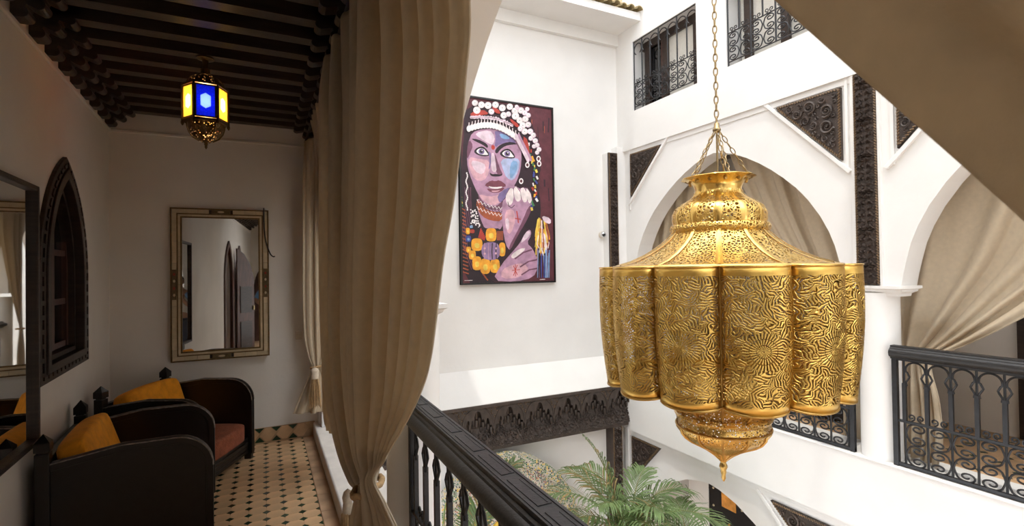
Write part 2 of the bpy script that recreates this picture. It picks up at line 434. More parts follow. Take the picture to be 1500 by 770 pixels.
halfm = prism_xy([(-hl, -hl+cd_), (-hl+cd_, -hl), (hl, -hl), (hl, hl), (-hl+cd_, hl), (-hl, hl-cd_)], FZ-.01, FZ).mesh('floor_tile', M_tile)
X0, Y0 = .3505, 5.72
rest_o = MB(); rest_d = MB()
nto = 0
for j in range(0, 62):
    for i in range(0, 14):
        x = X0 - P_*i; y = Y0 - P_*j
        dd = hm if i == 0 else dm
        near = (x > -.75 and y > 3.0)
        if near:
            link_mesh('diamond_tile', dd, fl, (x, y, 0)); link_mesh('floor_tile', om, fl, (x-P_/2, y-P_/2, 0))
        elif x - P_ > -1.279 + .046*(5.8-y):
            for src, dst in ((dd, rest_d), (om, rest_o)):
                ox, oy = (x, y) if src is dd else (x-P_/2, y-P_/2)
                dst.add([(v_.co.x+ox, v_.co.y+oy, v_.co.z) for v_ in src.vertices], [tuple(p.vertices) for p in src.polygons])
o = rest_o.build('floor_tiles_beyond', M_tile, fl); o['kind'] = 'stuff'
o = rest_d.build('diamond_tiles_beyond', M_green, fl); o['kind'] = 'stuff'
# border tiles beside the sill and at the end wall
bt = prism_xy([(.0, 0), (.0985, 0), (.0985, .3), (0, .3)], FZ-.01, FZ+.001).mesh('border_tile', M_border)
for j in range(22): link_mesh('border_tile', bt, fl, (.355, 5.42-.3025*j, 0))
# tiled skirting on the end wall
sk = MB().box((-1.3, 5.786, FZ-.01), (.47, 5.81, .012)).build('baseboard_end', M_grout); struct(sk, 'tiled skirting with green triangles on the end wall', 'baseboard')
S_ = .157; zc = -.058; hh = .066
dmt = MB().prism([(S_/2-.003, 0), (0, hh), (-S_/2+.003, 0), (0, -hh)], [], lambda a, b, w_: Vector((a, 5.786-w_, zc+b)), 0, .006)
d2 = MB().prism([(-S_/2+.004, 0), (-.004-S_*.22, hh*.53), (S_*.28-.002, hh*.53), (S_/2-.004, 0), (S_*.22, -hh*.53), (-S_*.28, -hh*.53)], [], lambda a, b, w_: Vector((a, 5.786-w_, zc+b)), 0, .006)
skm = MB().prism([(-S_/2+.002, -.012), (-.022, hh), (.022, hh), (S_/2-.002, .012), (.022, -hh), (-.022, -hh)], [], lambda a, b, w_: Vector((a, 5.786-w_, zc+b)), 0, .006).mesh('skirting_tile', M_tile)
trt = MB().prism([(-.045, hh+.002), (.045, hh+.002), (0, .022)], [], lambda a, b, w_: Vector((a, 5.786-w_, zc+b)), 0, .006).mesh('triangle_tile', M_green)
trb = MB().prism([(-.045, -hh-.004), (.045, -hh-.004), (0, -.022)], [], lambda a, b, w_: Vector((a, 5.786-w_, zc+b)), 0, .006).mesh('triangle_tile', M_green)
for i in range(11):
    x = .178 - S_*i + .157
    if x > .40: continue
    link_mesh('skirting_tile', skm, sk, (x, 0, 0))
for i in range(11):
    x = .257 - S_*i
    link_mesh('triangle_tile', trt, sk, (x, 0, 0)); link_mesh('triangle_tile', trb, sk, (x, 0, 0))
# ================================================================== CARVED PANELS
def inside(p, poly):
    x, y = p; c = False; n = len(poly)
    for i in range(n):
        x1, y1 = poly[i]; x2, y2 = poly[(i+1) % n]
        if (y1 > y) != (y2 > y) and x < (x2-x1)*(y-y1)/(y2-y1)+x1: c = not c
    return c
def edge_dist(p, poly):
    P = Vector(p); best = 1e9; n = len(poly)
    for i in range(n):
        a = Vector(poly[i]); b = Vector(poly[(i+1) % n]); d = b-a
        t = max(0, min(1, (P-a).dot(d)/d.length_squared)); best = min(best, (P-a-d*t).length)
    return best
def inset(poly, d):
    c = Vector((sum(p[0] for p in poly)/len(poly), sum(p[1] for p in poly)/len(poly))); n = len(poly); out = []
    for i in range(n):
        p0 = Vector(poly[i-1]); p1 = Vector(poly[i]); p2 = Vector(poly[(i+1) % n])
        e1 = (p1-p0).normalized(); e2 = (p2-p1).normalized()
        n1 = Vector((-e1.y, e1.x)); n2 = Vector((-e2.y, e2.x))
        if n1.dot(c-p1) < 0: n1 = -n1
        if n2.dot(c-p1) < 0: n2 = -n2
        b = (n1+n2); k = d/max(.15, (1+n1.dot(n2))/1.0)
        out.append(tuple(p1 + b*k))
    return out
def scroll_panel(name, poly, fn, label, group, bead=.02, rmax=.075, rmin=.018, seed=1, frame_w=0, hyp=None):
    """dark carved panel: ground plate, beaded border, packed scrolls, leaves between"""
    rnd = random.Random(seed)
    cx = sum(p[0] for p in poly)/len(poly); cz = sum(p[1] for p in poly)/len(poly)
    t = thing(name, label, 'carving', group, fn(cx, cz, 0))
    off = Vector(t.location); f2 = lambda a, b, w_: fn(a, b, w_) - off
    MB().prism(poly, [], f2, 0, .03).build('ground_plate', M_carvebase, t)
    ins = inset(poly, bead)
    # roped border
    m = MB(); n = len(poly); mid = inset(poly, bead*.5)
    for i in range(n):
        a = Vector(mid[i]); b = Vector(mid[(i+1) % n]); L_ = (b-a).length; k = max(2, int(L_/.024)); d = (b-a)/k; pr = Vector((-d.y, d.x)).normalized()*bead*.42
        for q in range(k):
            c0 = a+d*(q+.15); c1 = a+d*(q+.85)
            m.tube([f2(*(c0-pr), .033), f2(*(c1+pr), .033)], .0065, 5)
    m.build('rope_border', M_gilt, t, smooth=50)['kind'] = 'stuff'
    # packed scrolls
    xs = [p[0] for p in poly]; zs = [p[1] for p in poly]; circ = []
    for tr in range(2600):
        p = (rnd.uniform(min(xs), max(xs)), rnd.uniform(min(zs), max(zs)))
        if not inside(p, ins): continue
        r = edge_dist(p, ins)
        for c in circ:
            r = min(r, math.hypot(p[0]-c[0], p[1]-c[1])-c[2])
            if r < rmin: break
        if r < rmin: continue
        if tr < 260 and r < rmax*.6: continue
        circ.append((p[0], p[1], min(r, rmax)))
    m = MB()
    for (x, z, r) in circ:
        r *= .97; a0 = rnd.uniform(0, 2*PI); sg = rnd.choice((-1, 1))
        nt_ = 1.9 if r > .04 else 1.3
        sp = spiral(x, z, r*.9, nt_, a0, sg, 26 if r > .04 else 16, .15)
        m.tube([f2(a, b, .041+.007*math.sin(i*.25)) for i, (a, b) in enumerate(sp)], [max(.006, r*.17)*(1-.3*i/len(sp)) for i in range(len(sp))], 5)
        # leaf lobe on the outside and a knob at the centre
        m.tube([f2(x, z, .03), f2(x, z, .045)], [r*.2, r*.12], 7)
        for q in range(2):
            a = rnd.uniform(0, 2*PI); ax = Vector((math.cos(a), math.sin(a))); px = Vector((-ax.y, ax.x))
            tip = Vector((x, z))+ax*r*1.12
            if not inside(tuple(tip), ins): continue
            base = Vector((x, z))+ax*r*.55
            l = base+px*r*.22+ax*r*.25; rr_ = base-px*r*.22+ax*r*.25
            m.add([f2(*base, .034), f2(*l, .032), f2(*tip, .034), f2(*rr_, .032), f2(*(base+ax*r*.3), .046)], [(0,1,4),(1,2,4),(2,3,4),(3,0,4)])
    m.build('scroll_carving', M_carve, t, smooth=60)['kind'] = 'stuff'
    return t
def frame_strip(poly_pts, fn, wd, parent, w0, w1, name='moulding'):
    a, b = Vector(poly_pts[0]), Vector(poly_pts[1]); d = (b-a).normalized(); p = Vector((-d.y, d.x))*wd/2
    return MB().prism([tuple(a-p), tuple(b-p), tuple(b+p), tuple(a+p)], [], fn, w0, w1).build(name, M_white, parent, bevel=.004)
FACW = lambda y, z, w_: FAC(y, z, .035-w_)    # out of the arcade wall
FACL = lambda y, z, w_: FAC(y, z, .06-w_)     # out of the lower arcade
SPG = 'carved spandrel panels of the arcade'
scroll_panel('spandrel_panel', [(5.40, 3.13), (4.81, 3.13), (5.40, 2.55)], FACW, 'dark carved triangular panel beside the narrow strip in the courtyard corner', SPG, seed=3, rmax=.055)
scroll_panel('spandrel_panel', [(3.24, 3.12), (2.625, 3.12), (2.625, 2.49)], FACW, 'dark scroll-carved triangular panel between the brass lantern chain and tall carved pilaster', SPG, seed=11, rmax=.07)
scroll_panel('spandrel_panel', [(1.6, 3.12), (2.20, 3.12), (2.20, 2.50)], FACW, 'dark carved triangular panel partly behind the draped dark curtain edge', SPG, seed=5, rmax=.06)
for a, b in (((5.46, 2.45), (4.68, 3.22)), ((3.38, 3.22), (2.56, 2.38)), ((1.45, 3.22), (2.29, 2.36))):
    frame_strip((a, b), FACW, .035, wr, -.005, .03)
for y in (5.44, 2.585, 2.24):
    MB().mbox(FACW, (y-.012, 2.38, -.005), (y+.012, 3.2, .02)).build('moulding', M_white, wr)
MB().mbox(FACW, (-.5, 3.135, -.005), (5.44, 3.2, .012)).build('moulding', M_white, wr)
# lower spandrels
scroll_panel('spandrel_panel', [(3.40, -.73), (2.56, -.73), (2.56, -1.5)], FACL, 'dark scroll-carved triangular panel below the white floor band beside the lower arch', SPG, seed=21, rmax=.075)
scroll_panel('spandrel_panel', [(5.50, -.70), (4.95, -.70), (5.50, -1.3)], FACL, 'dark carved triangular panel behind the palm fronds in the lower corner', SPG, seed=22, rmax=.06)
frame_strip(((3.55, -.68), (2.6, -1.62)), FACL, .035, wlow, -.005, .03)
MB().mbox(FACL, (-.5, -.70, -.005), (5.6, -.6, .02)).build('moulding', M_white, wlow)
MB().box((XF-.005, 5.53, -3.7), (XF+.07, 5.60, -.6)).build('moulding', M_white, wlow)

# leaf-carved strip (pilaster)
def leaf_strip(name, y0, y1, z0, z1, fn, label, group, flip=False, rows_h=.05):
    c = fn((y0+y1)/2, z0, 0); t = thing(name, label, 'carving', group, c); off = Vector(c); f2 = lambda a, b, w_: fn(a, b, w_)-off
    MB().mbox(f2, (y0, z0, 0), (y1, z1, .03)).build('ground_plate', M_carvebase, t)
    m = MB(); W = abs(y1-y0); bw = W*.11
    for yy in (y0+bw/2, y1-bw/2):
        k = int((z1-z0)/.022)
        for q in range(k):
            za = z0+(q+.1)*(z1-z0)/k; zb = z0+(q+.9)*(z1-z0)/k; sg = 1 if yy < (y0+y1)/2 else -1
            m.tube([f2(yy-sg*bw*.4, za, .033), f2(yy+sg*bw*.4, zb, .033)], .006, 5)
    m.build('rope_border', M_gilt, t, smooth=50)['kind'] = 'stuff'
    m = MB(); cy = (y0+y1)/2; hw = W/2-bw-.003; k = int((z1-z0)/rows_h); st = (z1-z0)/k
    rnd = random.Random(4)
    def leaf(y, z, a, L_, wd, h=.028):
        d = Vector((math.cos(a), math.sin(a))); p = Vector((-d.y, d.x)); b = Vector((y, z))
        pts = [b, b+d*L_*.45+p*wd, b+d*L_, b+d*L_*.45-p*wd, b+d*L_*.4]
        m.add([f2(q.x, q.y, .03) for q in pts[:4]]+[f2(pts[4].x, pts[4].y, .03+h)], [(0,1,4),(1,2,4),(2,3,4),(3,0,4)])
    for q in range(k):
        z = z0+st*q
        for sg in (-1, 1):
            leaf(cy+sg*.004, z, PI/2-sg*.55, st*1.1, st*.20)
            leaf(cy+sg*hw*.35, z+st*.1, PI/2-sg*(1.0 if q % 2 else .2), st*.95, st*.20)
            leaf(cy+sg*hw*.62, z+st*.3, PI/2-sg*(-.6 if q % 2 else .9), st*.9, st*.20)
            leaf(cy+sg*hw*.95, z+st*.0, PI/2+sg*(.75 if q % 2 else .25), st*.9, st*.18)
        if q % 6 == 3:
            for e in range(8): leaf(cy, z, e*PI/4, st*1.2, st*.22, .034)
    m.build('leaf_carving', M_carve, t)['kind'] = 'stuff'
    return t
PG = 'tall carved strips on the courtyard walls'
leaf_strip('carved_pilaster', 2.345, 2.52, 1.43, 3.185, FACW, 'tall dark leaf-carved pilaster panel above the round column', PG)
MB().mbox(FACW, (2.325, 1.42, -.005), (2.345, 3.2, .028)).build('moulding', M_white, wr)
MB().mbox(FACW, (2.52, 1.42, -.005), (2.545, 3.2, .028)).build('moulding', M_white, wr)
BK = lambda x, z, w_: BACK(x, z, w_)
leaf_strip('carved_strip', 4.20, 4.345, 1.35, 3.16, lambda x, z, w_: BACK(x, z, w_+.10), 'narrow dark carved strip in the corner beside the security camera', PG, rows_h=.05)
MB().box((4.19, YB-.105, 1.35), (4.345, YB+.02, 3.16)).build('strip_backing', M_white, wk)
MB().box((4.345, YB-.115, -.02), (XF+.05, YB+.02, 3.25)).build('corner_return', M_white, wk)

# ================================================================== WINDOWS OF THE UPPER STOREY
def upper_window(idx, W, label, dark_first):
    y0, y1, z0, z1 = W
    t = sempty('window_%d' % idx, label, 'window')
    t.location = FAC((y0+y1)/2, z0, .2); off = Vector(t.location)
    f2 = lambda y, z, w_: FAC(y, z, w_)-off
    n = 0
    MB().mbox(f2, (y0, z1-.10, .17), (y1, z1, .24)).build('head_rail', M_wood, t)
    posts = [y1-.10, y1-.43, y0+.16] if idx == 1 else [y1-.14, y1-.56, y0+.14]
    for p in posts: MB().mbox(f2, (p-.045, z0, .16), (p+.045, z1, .25)).build('frame_post', M_wood, t, bevel=.006)
    if idx == 1: MB().mbox(f2, (posts[1]+.045, z0, .175), (posts[1]+.075, z1-.1, .235)).build('sash_stile', M_doorwood, t)
    edges = [y1] + posts + [y0]
    for i in range(len(edges)-1):
        a, b = edges[i+1]+.03, edges[i]-.03
        if b-a < .03: continue
        mt = M_dark if (i == 1 and dark_first) else M_frost
        MB().mbox(f2, (a, z0, .20), (b, z1-.08, .21)).build('pane', mt, t)
    return t
upper_window(1, W1, 'upper storey window with dark posts beside the corner', True)
upper_window(2, W2, 'upper storey window with hammered glass beyond the lantern chain', False)
upper_window(3, W3, 'upper storey window above the second arch', False)

def put_curve(m, pts2, fn, w_, r, n=5): m.tube([fn(a, b, w_) for a, b in pts2], r, n)
def fit(curve, cy, cz, wd, ht, rot=0, flipx=1, flipy=1):
    c, s_ = math.cos(rot), math.sin(rot)
    return [(cy+wd*(flipx*p[0]*c-flipy*p[1]*s_), cz+ht*(flipx*p[0]*s_+flipy*p[1]*c)) for p in curve]
def window_grille(W, label):
    y0, y1, z0, z1 = W; y1 -= .01; y0 += .005
    t = thing('window_grille', label, 'grille', 'iron window grilles of the upper storey', FAC((y0+y1)/2, z0, .03)); off = Vector(t.location)
    fn = lambda y, z, w_: FAC(y, z, .02+w_)-off
    n = round((y1-y0)/.1475); st = (y1-y0)/n
    zt = z1-.06; zm = z0+.36; zb = z0+.05
    for z, nm in ((z1-.004, 'top_bar'), (zb, 'bottom_bar'), (zm, 'middle_bar')):
        m = MB(); m.tube([fn(y0, z, 0), fn(y1, z, 0)], .007, 6); m.build(nm, M_iron, t, smooth=50)
    for i in range(n+1):
        y = y0+st*i; m = MB()
        m.tube([fn(y, zm if i % 2 and i not in (0, n) else (z0 if i % 3 == 0 or i in (0, n) else zb), 0), fn(y, z1 if i in (0, n) or i % 2 == 0 else zt-.05, 0)], .009 if i not in (0, n) else .008, 6)
        m.build('bar', M_iron, t, smooth=50)
    for i in range(n):
        yc = y0+st*(i+.5); m = MB()
        # ring at the head of the bay with two small curls
        r = st*.46
        put_curve(m, [(yc+r*math.cos(a), zt-.06+r*math.sin(a)) for a in [(-.32+1.64*q/18)*PI for q in range(19)]], fn, 0, .0075)
        m.build('ring', M_iron, t, smooth=50)
        for sg in (-1, 1):
            m = MB(); put_curve(m, spiral(yc+sg*.028, zm+.032, .024, 1.1, -PI/2, -sg, 14, .3), fn, 0, .005); m.build('curl', M_iron, t, smooth=50)
        m = MB(); hh_ = (zm-zb)
        sg = 1 if i % 2 else -1
        for zc_, fy in ((zb+hh_*.74, 1), (zb+hh_*.26, -1)):
            m = MB(); put_curve(m, [(yc+sg*st*.95*(p_[0]-.05), zc_+hh_*.47*p_[1]) for p_ in CS], fn, 0, .0065)
            m.build('scroll', M_iron, t, smooth=50)
    return t
window_grille(W1, 'black scrolled iron grille on the upper window nearest the courtyard corner')
window_grille(W2, 'black scrolled iron grille on the upper window with hammered glass nearest the draped dark curtain')

# ================================================================== IRON RAILINGS
def rail_profile():
    P = [(-.045, 0), (.045, 0), (.048, -.006), (.048, -.014), (.058, -.018), (.062, -.026)]
    for i in range(7):
        a = PI/2-PI*i/6; P.append((.062+.032*math.cos(a), -.058+.032*math.sin(a)))
    P += [(.05, -.096), (.05, -.106)]
    return P + [(-x, z) for x, z in P[::-1] if x > 0 and (x, z) not in ((.045, 0),)]
def railing(y0, y1, xc, sp, label, name='balustrade', slots=False, first_post=None, w_scale=1.0, zb=.02):
    """railing along y from y1 (far) to y0 (near)"""
    t = thing(name, label, 'railing', 'wrought iron balustrades of the gallery', (xc, (y0+y1)/2, 0)); off = Vector(t.location)
    fn = lambda y, z, w_: Vector((xc+w_, y, z))-off
    prof = [(x*w_scale, z) for x, z in rail_profile()]
    h = MB().prism(prof, [], lambda a, b, y: Vector((xc+a, y, .95+b))-off, y0, y1).build('handrail', M_rail, t, smooth=40)
    if slots:
        L_ = .235; k = int((y1-y0)/L_)
        gm = MB().box((-.0225, -.098, 0), (.0225, .098, .0025)).mesh('slot', M_iron)
        im = MB().box((.008, -.085, 0), (.0125, .085, .0035)).mesh('slot_inlay', M_iron)
        for q in range(k):
            yy = y1-.13-q*L_-off.y
            a = link_mesh('slot', gm, h, (.003, yy, .95-off.z)); link_mesh('slot_inlay', im, h, (.006, yy-.005, .9505-off.z))
        for sg in (-1, 1):
            MB().box((sg*.034-.0025, y0-off.y, .95), (sg*.034+.0025, y1-off.y, .9525)).build('edge_line', M_iron, h)
    for z, nm, r in ((.842, 'top_bar', .009), (.36, 'middle_bar', .009), (zb, 'bottom_bar', .012)):
        MB().mbox(fn, (y0, z-r, -r*1.1), (y1, z+r, r*1.1)).build(nm, M_iron, t)
    for yy in (y1-.018, y0+.018):
        MB().mbox(fn, (yy-.018, 0, -.018), (yy+.018, .86, .018)).build('end_post', M_iron, t, bevel=.003)
    ys = []; y = y1-.08
    while y > y0+.03: ys.append(y); y -= sp
    for i, y in enumerate(ys):
        m = MB(); m.tube([fn(y, zb, 0), fn(y, .36, 0), fn(y, .845, 0)], .0085, 6)
        m.mbox(fn, (y-.013, .37, -.011), (y+.013, .66, .011)); m.build('baluster', M_iron, t)
    for i in range(len(ys)-1):
        yc = (ys[i]+ys[i+1])/2; hw = sp/2-.012; m = MB()
        # horseshoe: up from the bar, cusp, round head, cusp, down
        half = [(hw-.004, .64), (hw, .668), (hw*.72, .70), (hw*.62, .712), (hw*.86, .745)]
        arc = [(hw*1.02*math.cos(a), .765+hw*1.0*math.sin(a)) for a in [PI*q/14 for q in range(15)]]
        P = half + [(hw*1.0, .752)] + arc + [(-hw*1.0, .752)] + [(-x, z) for x, z in half[::-1]]
        put_curve(m, [(yc+x, z) for x, z in P], fn, 0, .0075)
        m.build('arched_bracket', M_iron, t, smooth=60)
        for sg in (-1, 1):
            m = MB(); put_curve(m, spiral(yc+sg*.031, .402, .026, 1.25, -PI/2, -sg, 16, .25), fn, 0, .006); m.build('curl', M_iron, t, smooth=60)
        m = MB(); sg = 1 if i % 2 else -1; H = .36-zb
        for fz, fy in ((.745, 1), (.255, -1)):
            m = MB(); put_curve(m, [(yc+sg*sp*.95*(p_[0]-.05), zb+H*fz+H*.49*p_[1]) for p_ in CS], fn, 0, .007)
            m.build('scroll', M_iron, t, smooth=60)
    return t
railing(-.28, 2.62, .685, .174, 'dark moulded handrail balustrade with inlaid slots beside the beige curtain', slots=True)
railing(-.55, 2.29, XF+.045, .150, 'black wrought iron balustrade under the swept curtain of the second arch', w_scale=.62)
railing(2.585, 5.42, XF+.045, .150, 'black wrought iron balustrade under the arch behind the brass lantern', w_scale=.62)

# ================================================================== CARVED FRIEZE on the back wall
fr = thing('carved_frieze', 'dark carved wooden frieze with stalactite arches on the white wall', 'frieze', None, (2.9, 5.5, -.3)); off = Vector(fr.location)
f2 = lambda x, z, w_: Vector((x, 5.5-w_, z))-off
xL, xR = .86, 4.44
MB().mbox(f2, (xL, -.5, -.165), (xR, 0.012, -.075)).build('back_board', M_carvebase, fr)
MB().mbox(f2, (xL, -.545, -.13), (xR, -.50, .0)).build('bottom_moulding', M_carve, fr, bevel=.01)
MB().mbox(f2, (xL, -.03, -.05), (xR, .014, .02)).build('top_moulding', M_carve, fr, bevel=.008)
P4 = .413
steps = [(-.5, -.235), (-.44, -.20), (-.44, -.175), (-.36, -.175), (-.36, -.125), (-.30, -.10), (-.235, -.10), (-.235, -.155), (-.17, -.155), (-.17, -.085), (-.10, -.06), (-.055, -.06), (-.055, -.018)]
def arch_cut():
    pts = [(-.46, -.285), (-.44, -.25), (-.40, -.235), (-.37, -.24), (-.355, -.20), (-.33, -.165), (-.295, -.150), (-.26, -.165), (-.245, -.205), (-.21, -.205), (-.185, -.165), (-.16, -.155), (-.125, -.16), (-.105, -.12), (-.085, -.085), (-.05, -.065), (0, -.058)]
    R_ = [(-x, z) for x, z in pts[::-1][1:]]
    return [(x*P4, z) for x, z in pts+R_]
plate = MB().prism([(-P4/2, -.02), (-P4/2, -.285)] + arch_cut() + [(P4/2, -.285), (P4/2, -.02)], [], lambda a, b, w_: Vector((a, -w_, b)), -.035, 0).mesh('arch_plate', M_frieze)
edge = MB()
for sg in (-1, 1):
    edge.tube([(sg*P4*.49*(1-t)**1.0 if False else sg*P4*.49*math.cos(t*PI/2)**.75, -.004, -.285+.255*math.sin(t*PI/2)**.9) for t in [q/12 for q in range(13)]], .008, 5)
edge_m = edge.mesh('arch_moulding', M_frieze, smooth=60)
stal = MB()
for (x, zt, zb_, r, d) in ((0, -.06, -.15, .021, .060), (-.036, -.15, -.225, .019, .055), (.036, -.15, -.225, .019, .055), (0, -.175, -.25, .020, .045), (-.120, -.150, -.225, .020, .060), (.120, -.150, -.225, .020, .060), (-.085, -.205, -.27, .019, .050), (.085, -.205, -.27, .019, .050), (-.150, -.235, -.295, .018, .05), (.150, -.235, -.295, .018, .05), (-.06, -.265, -.315, .017, .06), (.06, -.265, -.315, .017, .06), (-.185, -.27, -.35, .020, .04), (.185, -.27, -.35, .020, .04)):
    stal.tube([(x, d, zt), (x, d, zb_), (x, d+.008, zb_-.012)], [r, r, r*.55], 8)
    stal.tube([(x, d-.012, zt-.008), (x, d-.018, zt-.035)], [r*.45, r*.15], 6)
stal_m = stal.mesh('stalactites', M_stal, smooth=50)
lowc = MB(); rnd = random.Random(9)
for q in range(230):
    x = rnd.uniform(-P4/2, P4/2); z = rnd.uniform(-.50, -.29)
    if z > -.33 and rnd.random() < .6: continue
    dep = .05*(1-(z+.5)/.21)
    a = rnd.uniform(0, 2*PI); L_ = rnd.uniform(.010, .022); dx, dz = math.cos(a)*L_, math.sin(a)*L_
    lowc.tube([(x-dx, .055-dep, z-dz), (x, .043-dep, z), (x+dx, .055-dep, z+dz)], [.003, .008, .003], 5)
lowc_m = lowc.mesh('leaf_carving', M_carve, smooth=60)
slope_m = MB().prism([(.0, -.505), (.10, -.505), (.10, -.285), (.075, -.285)], [], lambda a, b, w_: Vector((w_, a, b)), -P4/2, P4/2).mesh('sloped_board', M_stal)
spk = MB()
for q in range(70):
    x = rnd.uniform(-P4/2, P4/2); z = rnd.uniform(-.27, -.03)
    ax = min(.999, abs(x)/(P4*.49)); tt = math.acos(ax**(1/.75))/(PI/2)
    if z < -.285+.255*math.sin(tt*PI/2)**.9+.012: continue
    spk.tube([(x-.006, 0, z), (x, -.008, z), (x+.006, 0, z)], [.003, .008, .003], 5)
spk_m = spk.mesh('spandrel_carving', M_gilt, smooth=60)
for i in range(9):
    x = 4.296-P4*i
    if x < .9: break
    for nm, me in (('arch_plate', plate), ('arch_moulding', edge_m), ('stalactites', stal_m), ('leaf_carving', lowc_m), ('spandrel_carving', spk_m), ('sloped_board', slope_m)):
        o_ = link_mesh(nm, me, fr, Vector((x, 5.5, 0))-off)
        if nm in ('leaf_carving', 'spandrel_carving', 'stalactites'): o_['kind'] = 'stuff'
# posts below the frieze
for px_, lab in ((4.175, 'dark carved post under the frieze beside the courtyard corner'), (1.30, 'dark carved post under the frieze behind the palm with pale fronds')):
    leaf_strip('carved_post', px_, px_+.15, -3.7, -.54, lambda x, z, w_: Vector((x, 5.53-w_, z)), lab, 'carved posts below the frieze', rows_h=.06)
    MB().box((px_, 5.53, -3.7), (px_+.15, YB+.02, -.54)).build('post_backing', M_wood, wk)
# ================================================================== POINTED WINDOW IN THE LEFT WALL
win = sempty('window_4', 'dark carved pointed-arch wooden window in the corridor wall', 'window')
win.location = WL(WC, WZ0, 0); woff = Vector(win.location)
fW = lambda s_, z, w_: WL(s_, z, w_)-woff
FO = pointed(WC, .553, .955, 1.58, 2.405); FI = pointed(WC, .415, 1.035, 1.60, 2.29)
MB().prism(FO, [FI], fW, -.02, .022).build('outer_frame', M_wood, win, bevel=.006)
F2 = pointed(WC, .445, 1.01, 1.61, 2.33); F3 = pointed(WC, .385, 1.06, 1.60, 2.255)
MB().prism(F2, [F3], fW, -.30, .034).build('jamb_lining', M_wood, win, bevel=.005)
F4 = pointed(WC, .35, 1.09, 1.60, 2.215)
MB().prism(F3, [F4], fW, -.30, -.02).build('inner_lining', M_wood, win)
# carved dashes round the outer frame
def poly_len_pts(P, step):
    out = []; acc = 0
    for i in range(len(P)-1):
        a = Vector(P[i]); b = Vector(P[i+1]); d = (b-a).length
        while acc < d:
            q = a+(b-a)*(acc/d); out.append((q, (b-a).normalized())); acc += step
        acc -= d
    return out
mid = pointed(WC, .50, .995, 1.59, 2.355)
for q, d in poly_len_pts(mid+[mid[0]], .085):
    p = Vector((-d.y, d.x)); a = q-d*.028; b = q+d*.028
    MB().prism([tuple(a-p*.011), tuple(b-p*.011), tuple(b+p*.011), tuple(a+p*.011)], [], fW, .018, .030).build('carved_dash', M_worn if False else M_wood, win)
# two casements
for sg, nm in ((-1, 'casement'), (1, 'casement')):
    a = WC if sg > 0 else WC-.36; b = WC+.36 if sg > 0 else WC
    cs = bpy.data.objects.new('casement', None); COL.objects.link(cs); cs.parent = win
    lo_, hi_ = 1.10, 2.2
    MB().mbox(fW, (WC+sg*.018-.018, lo_, -.11), (WC+sg*.018+.018, 2.19, -.055)).build('stile', M_doorwood, cs)
    MB().mbox(fW, (WC+sg*.33-.022, lo_, -.11), (WC+sg*.33+.022, 1.85, -.055)).build('stile', M_doorwood, cs)
    for z in (1.12, 1.42, 1.76):
        MB().mbox(fW, (min(WC, WC+sg*.34), z-.02, -.105), (max(WC, WC+sg*.34), z+.02, -.06)).build('glazing_bar', M_doorwood, cs)
    for z0_, z1_ in ((1.14, 1.40), (1.44, 1.74), (1.78, 2.12)):
        MB().mbox(fW, (min(WC+sg*.03, WC+sg*.32), z0_, -.088), (max(WC+sg*.03, WC+sg*.32), z1_, -.082)).build('pane', M_dark, cs)
MB().mbox(fW, (WC-.6, .8, -.40), (WC+.6, 2.6, -.36)).build('window_light_block', M_wood, win)  # added board behind the panes, keeps sky light out of the corridor

# pointed doorways further down the corridor (seen in the mirrors)
for i, dsx in enumerate(doors_s):
    d = sempty('door_%d' % (i+1), 'dark pointed-arch wooden doorway in the corridor wall', 'door'); d.location = WL(dsx, FZ, 0); do = Vector(d.location)
    fD = lambda s_, z, w_: WL(s_, z, w_)-do
    MB().prism(pointed(dsx, .55, FZ, DZS, DZT+.08), [pointed(dsx, .42, FZ-.05, DZS, DZT-.05)], fD, -.03, .03).build('door_frame', M_doorwood, d)
    MB().prism(pointed(dsx, .44, FZ, DZS, DZT-.03), [], fD, -.20, -.15).build('door_leaf', M_doorwood, d)
    for z in (.3, 1.1): MB().mbox(fD, (dsx-.3, z, -.15), (dsx+.3, z+.6, -.135)).build('door_panel', M_wood, d)
d3 = sempty('door_3', 'dark arched double door at the other corridor end', 'door'); d3.location = (-.07, -4.5, FZ); do = Vector(d3.location)
fD = lambda x, z, w_: Vector((x, -4.5+w_, z))-do
MB().prism(pointed(-.07, .66, FZ, 1.35, 2.3), [pointed(-.07, .5, FZ-.05, 1.35, 2.12)], fD, -.05, .04).build('door_frame', M_doorwood, d3)
MB().prism(pointed(-.07, .53, FZ, 1.35, 2.14), [], fD, -.2, -.12).build('door_leaf', M_doorwood, d3)
for x in (-.33, .19):
    for z in (.1, .85): MB().mbox(fD, (x-.17, z, -.12), (x+.17, z+.6, -.10)).build('door_panel', M_wood, d3)
# open leaf standing into the corridor
ol = thing('door_leaf', 'open dark wooden door leaf with pointed top beside the doorway', 'door', None, WL(7.25, FZ, .06), math.radians(-52))
MB().prism([(0, 0), (.5, 0), (.5, 1.75), (.4, 2.05), (.2, 2.3), (0, 2.42)], [], lambda a, b, w_: Vector((a, w_, b)), -.02, .02).build('leaf', M_doorwood, ol)
for z in (.15, .95): MB().box((.08, -.035, z), (.42, .035, z+.6)).build('door_panel', M_wood, ol)
MB().box((.44, -.06, 1.0), (.47, .06, 1.1)).build('handle', M_chain, ol)

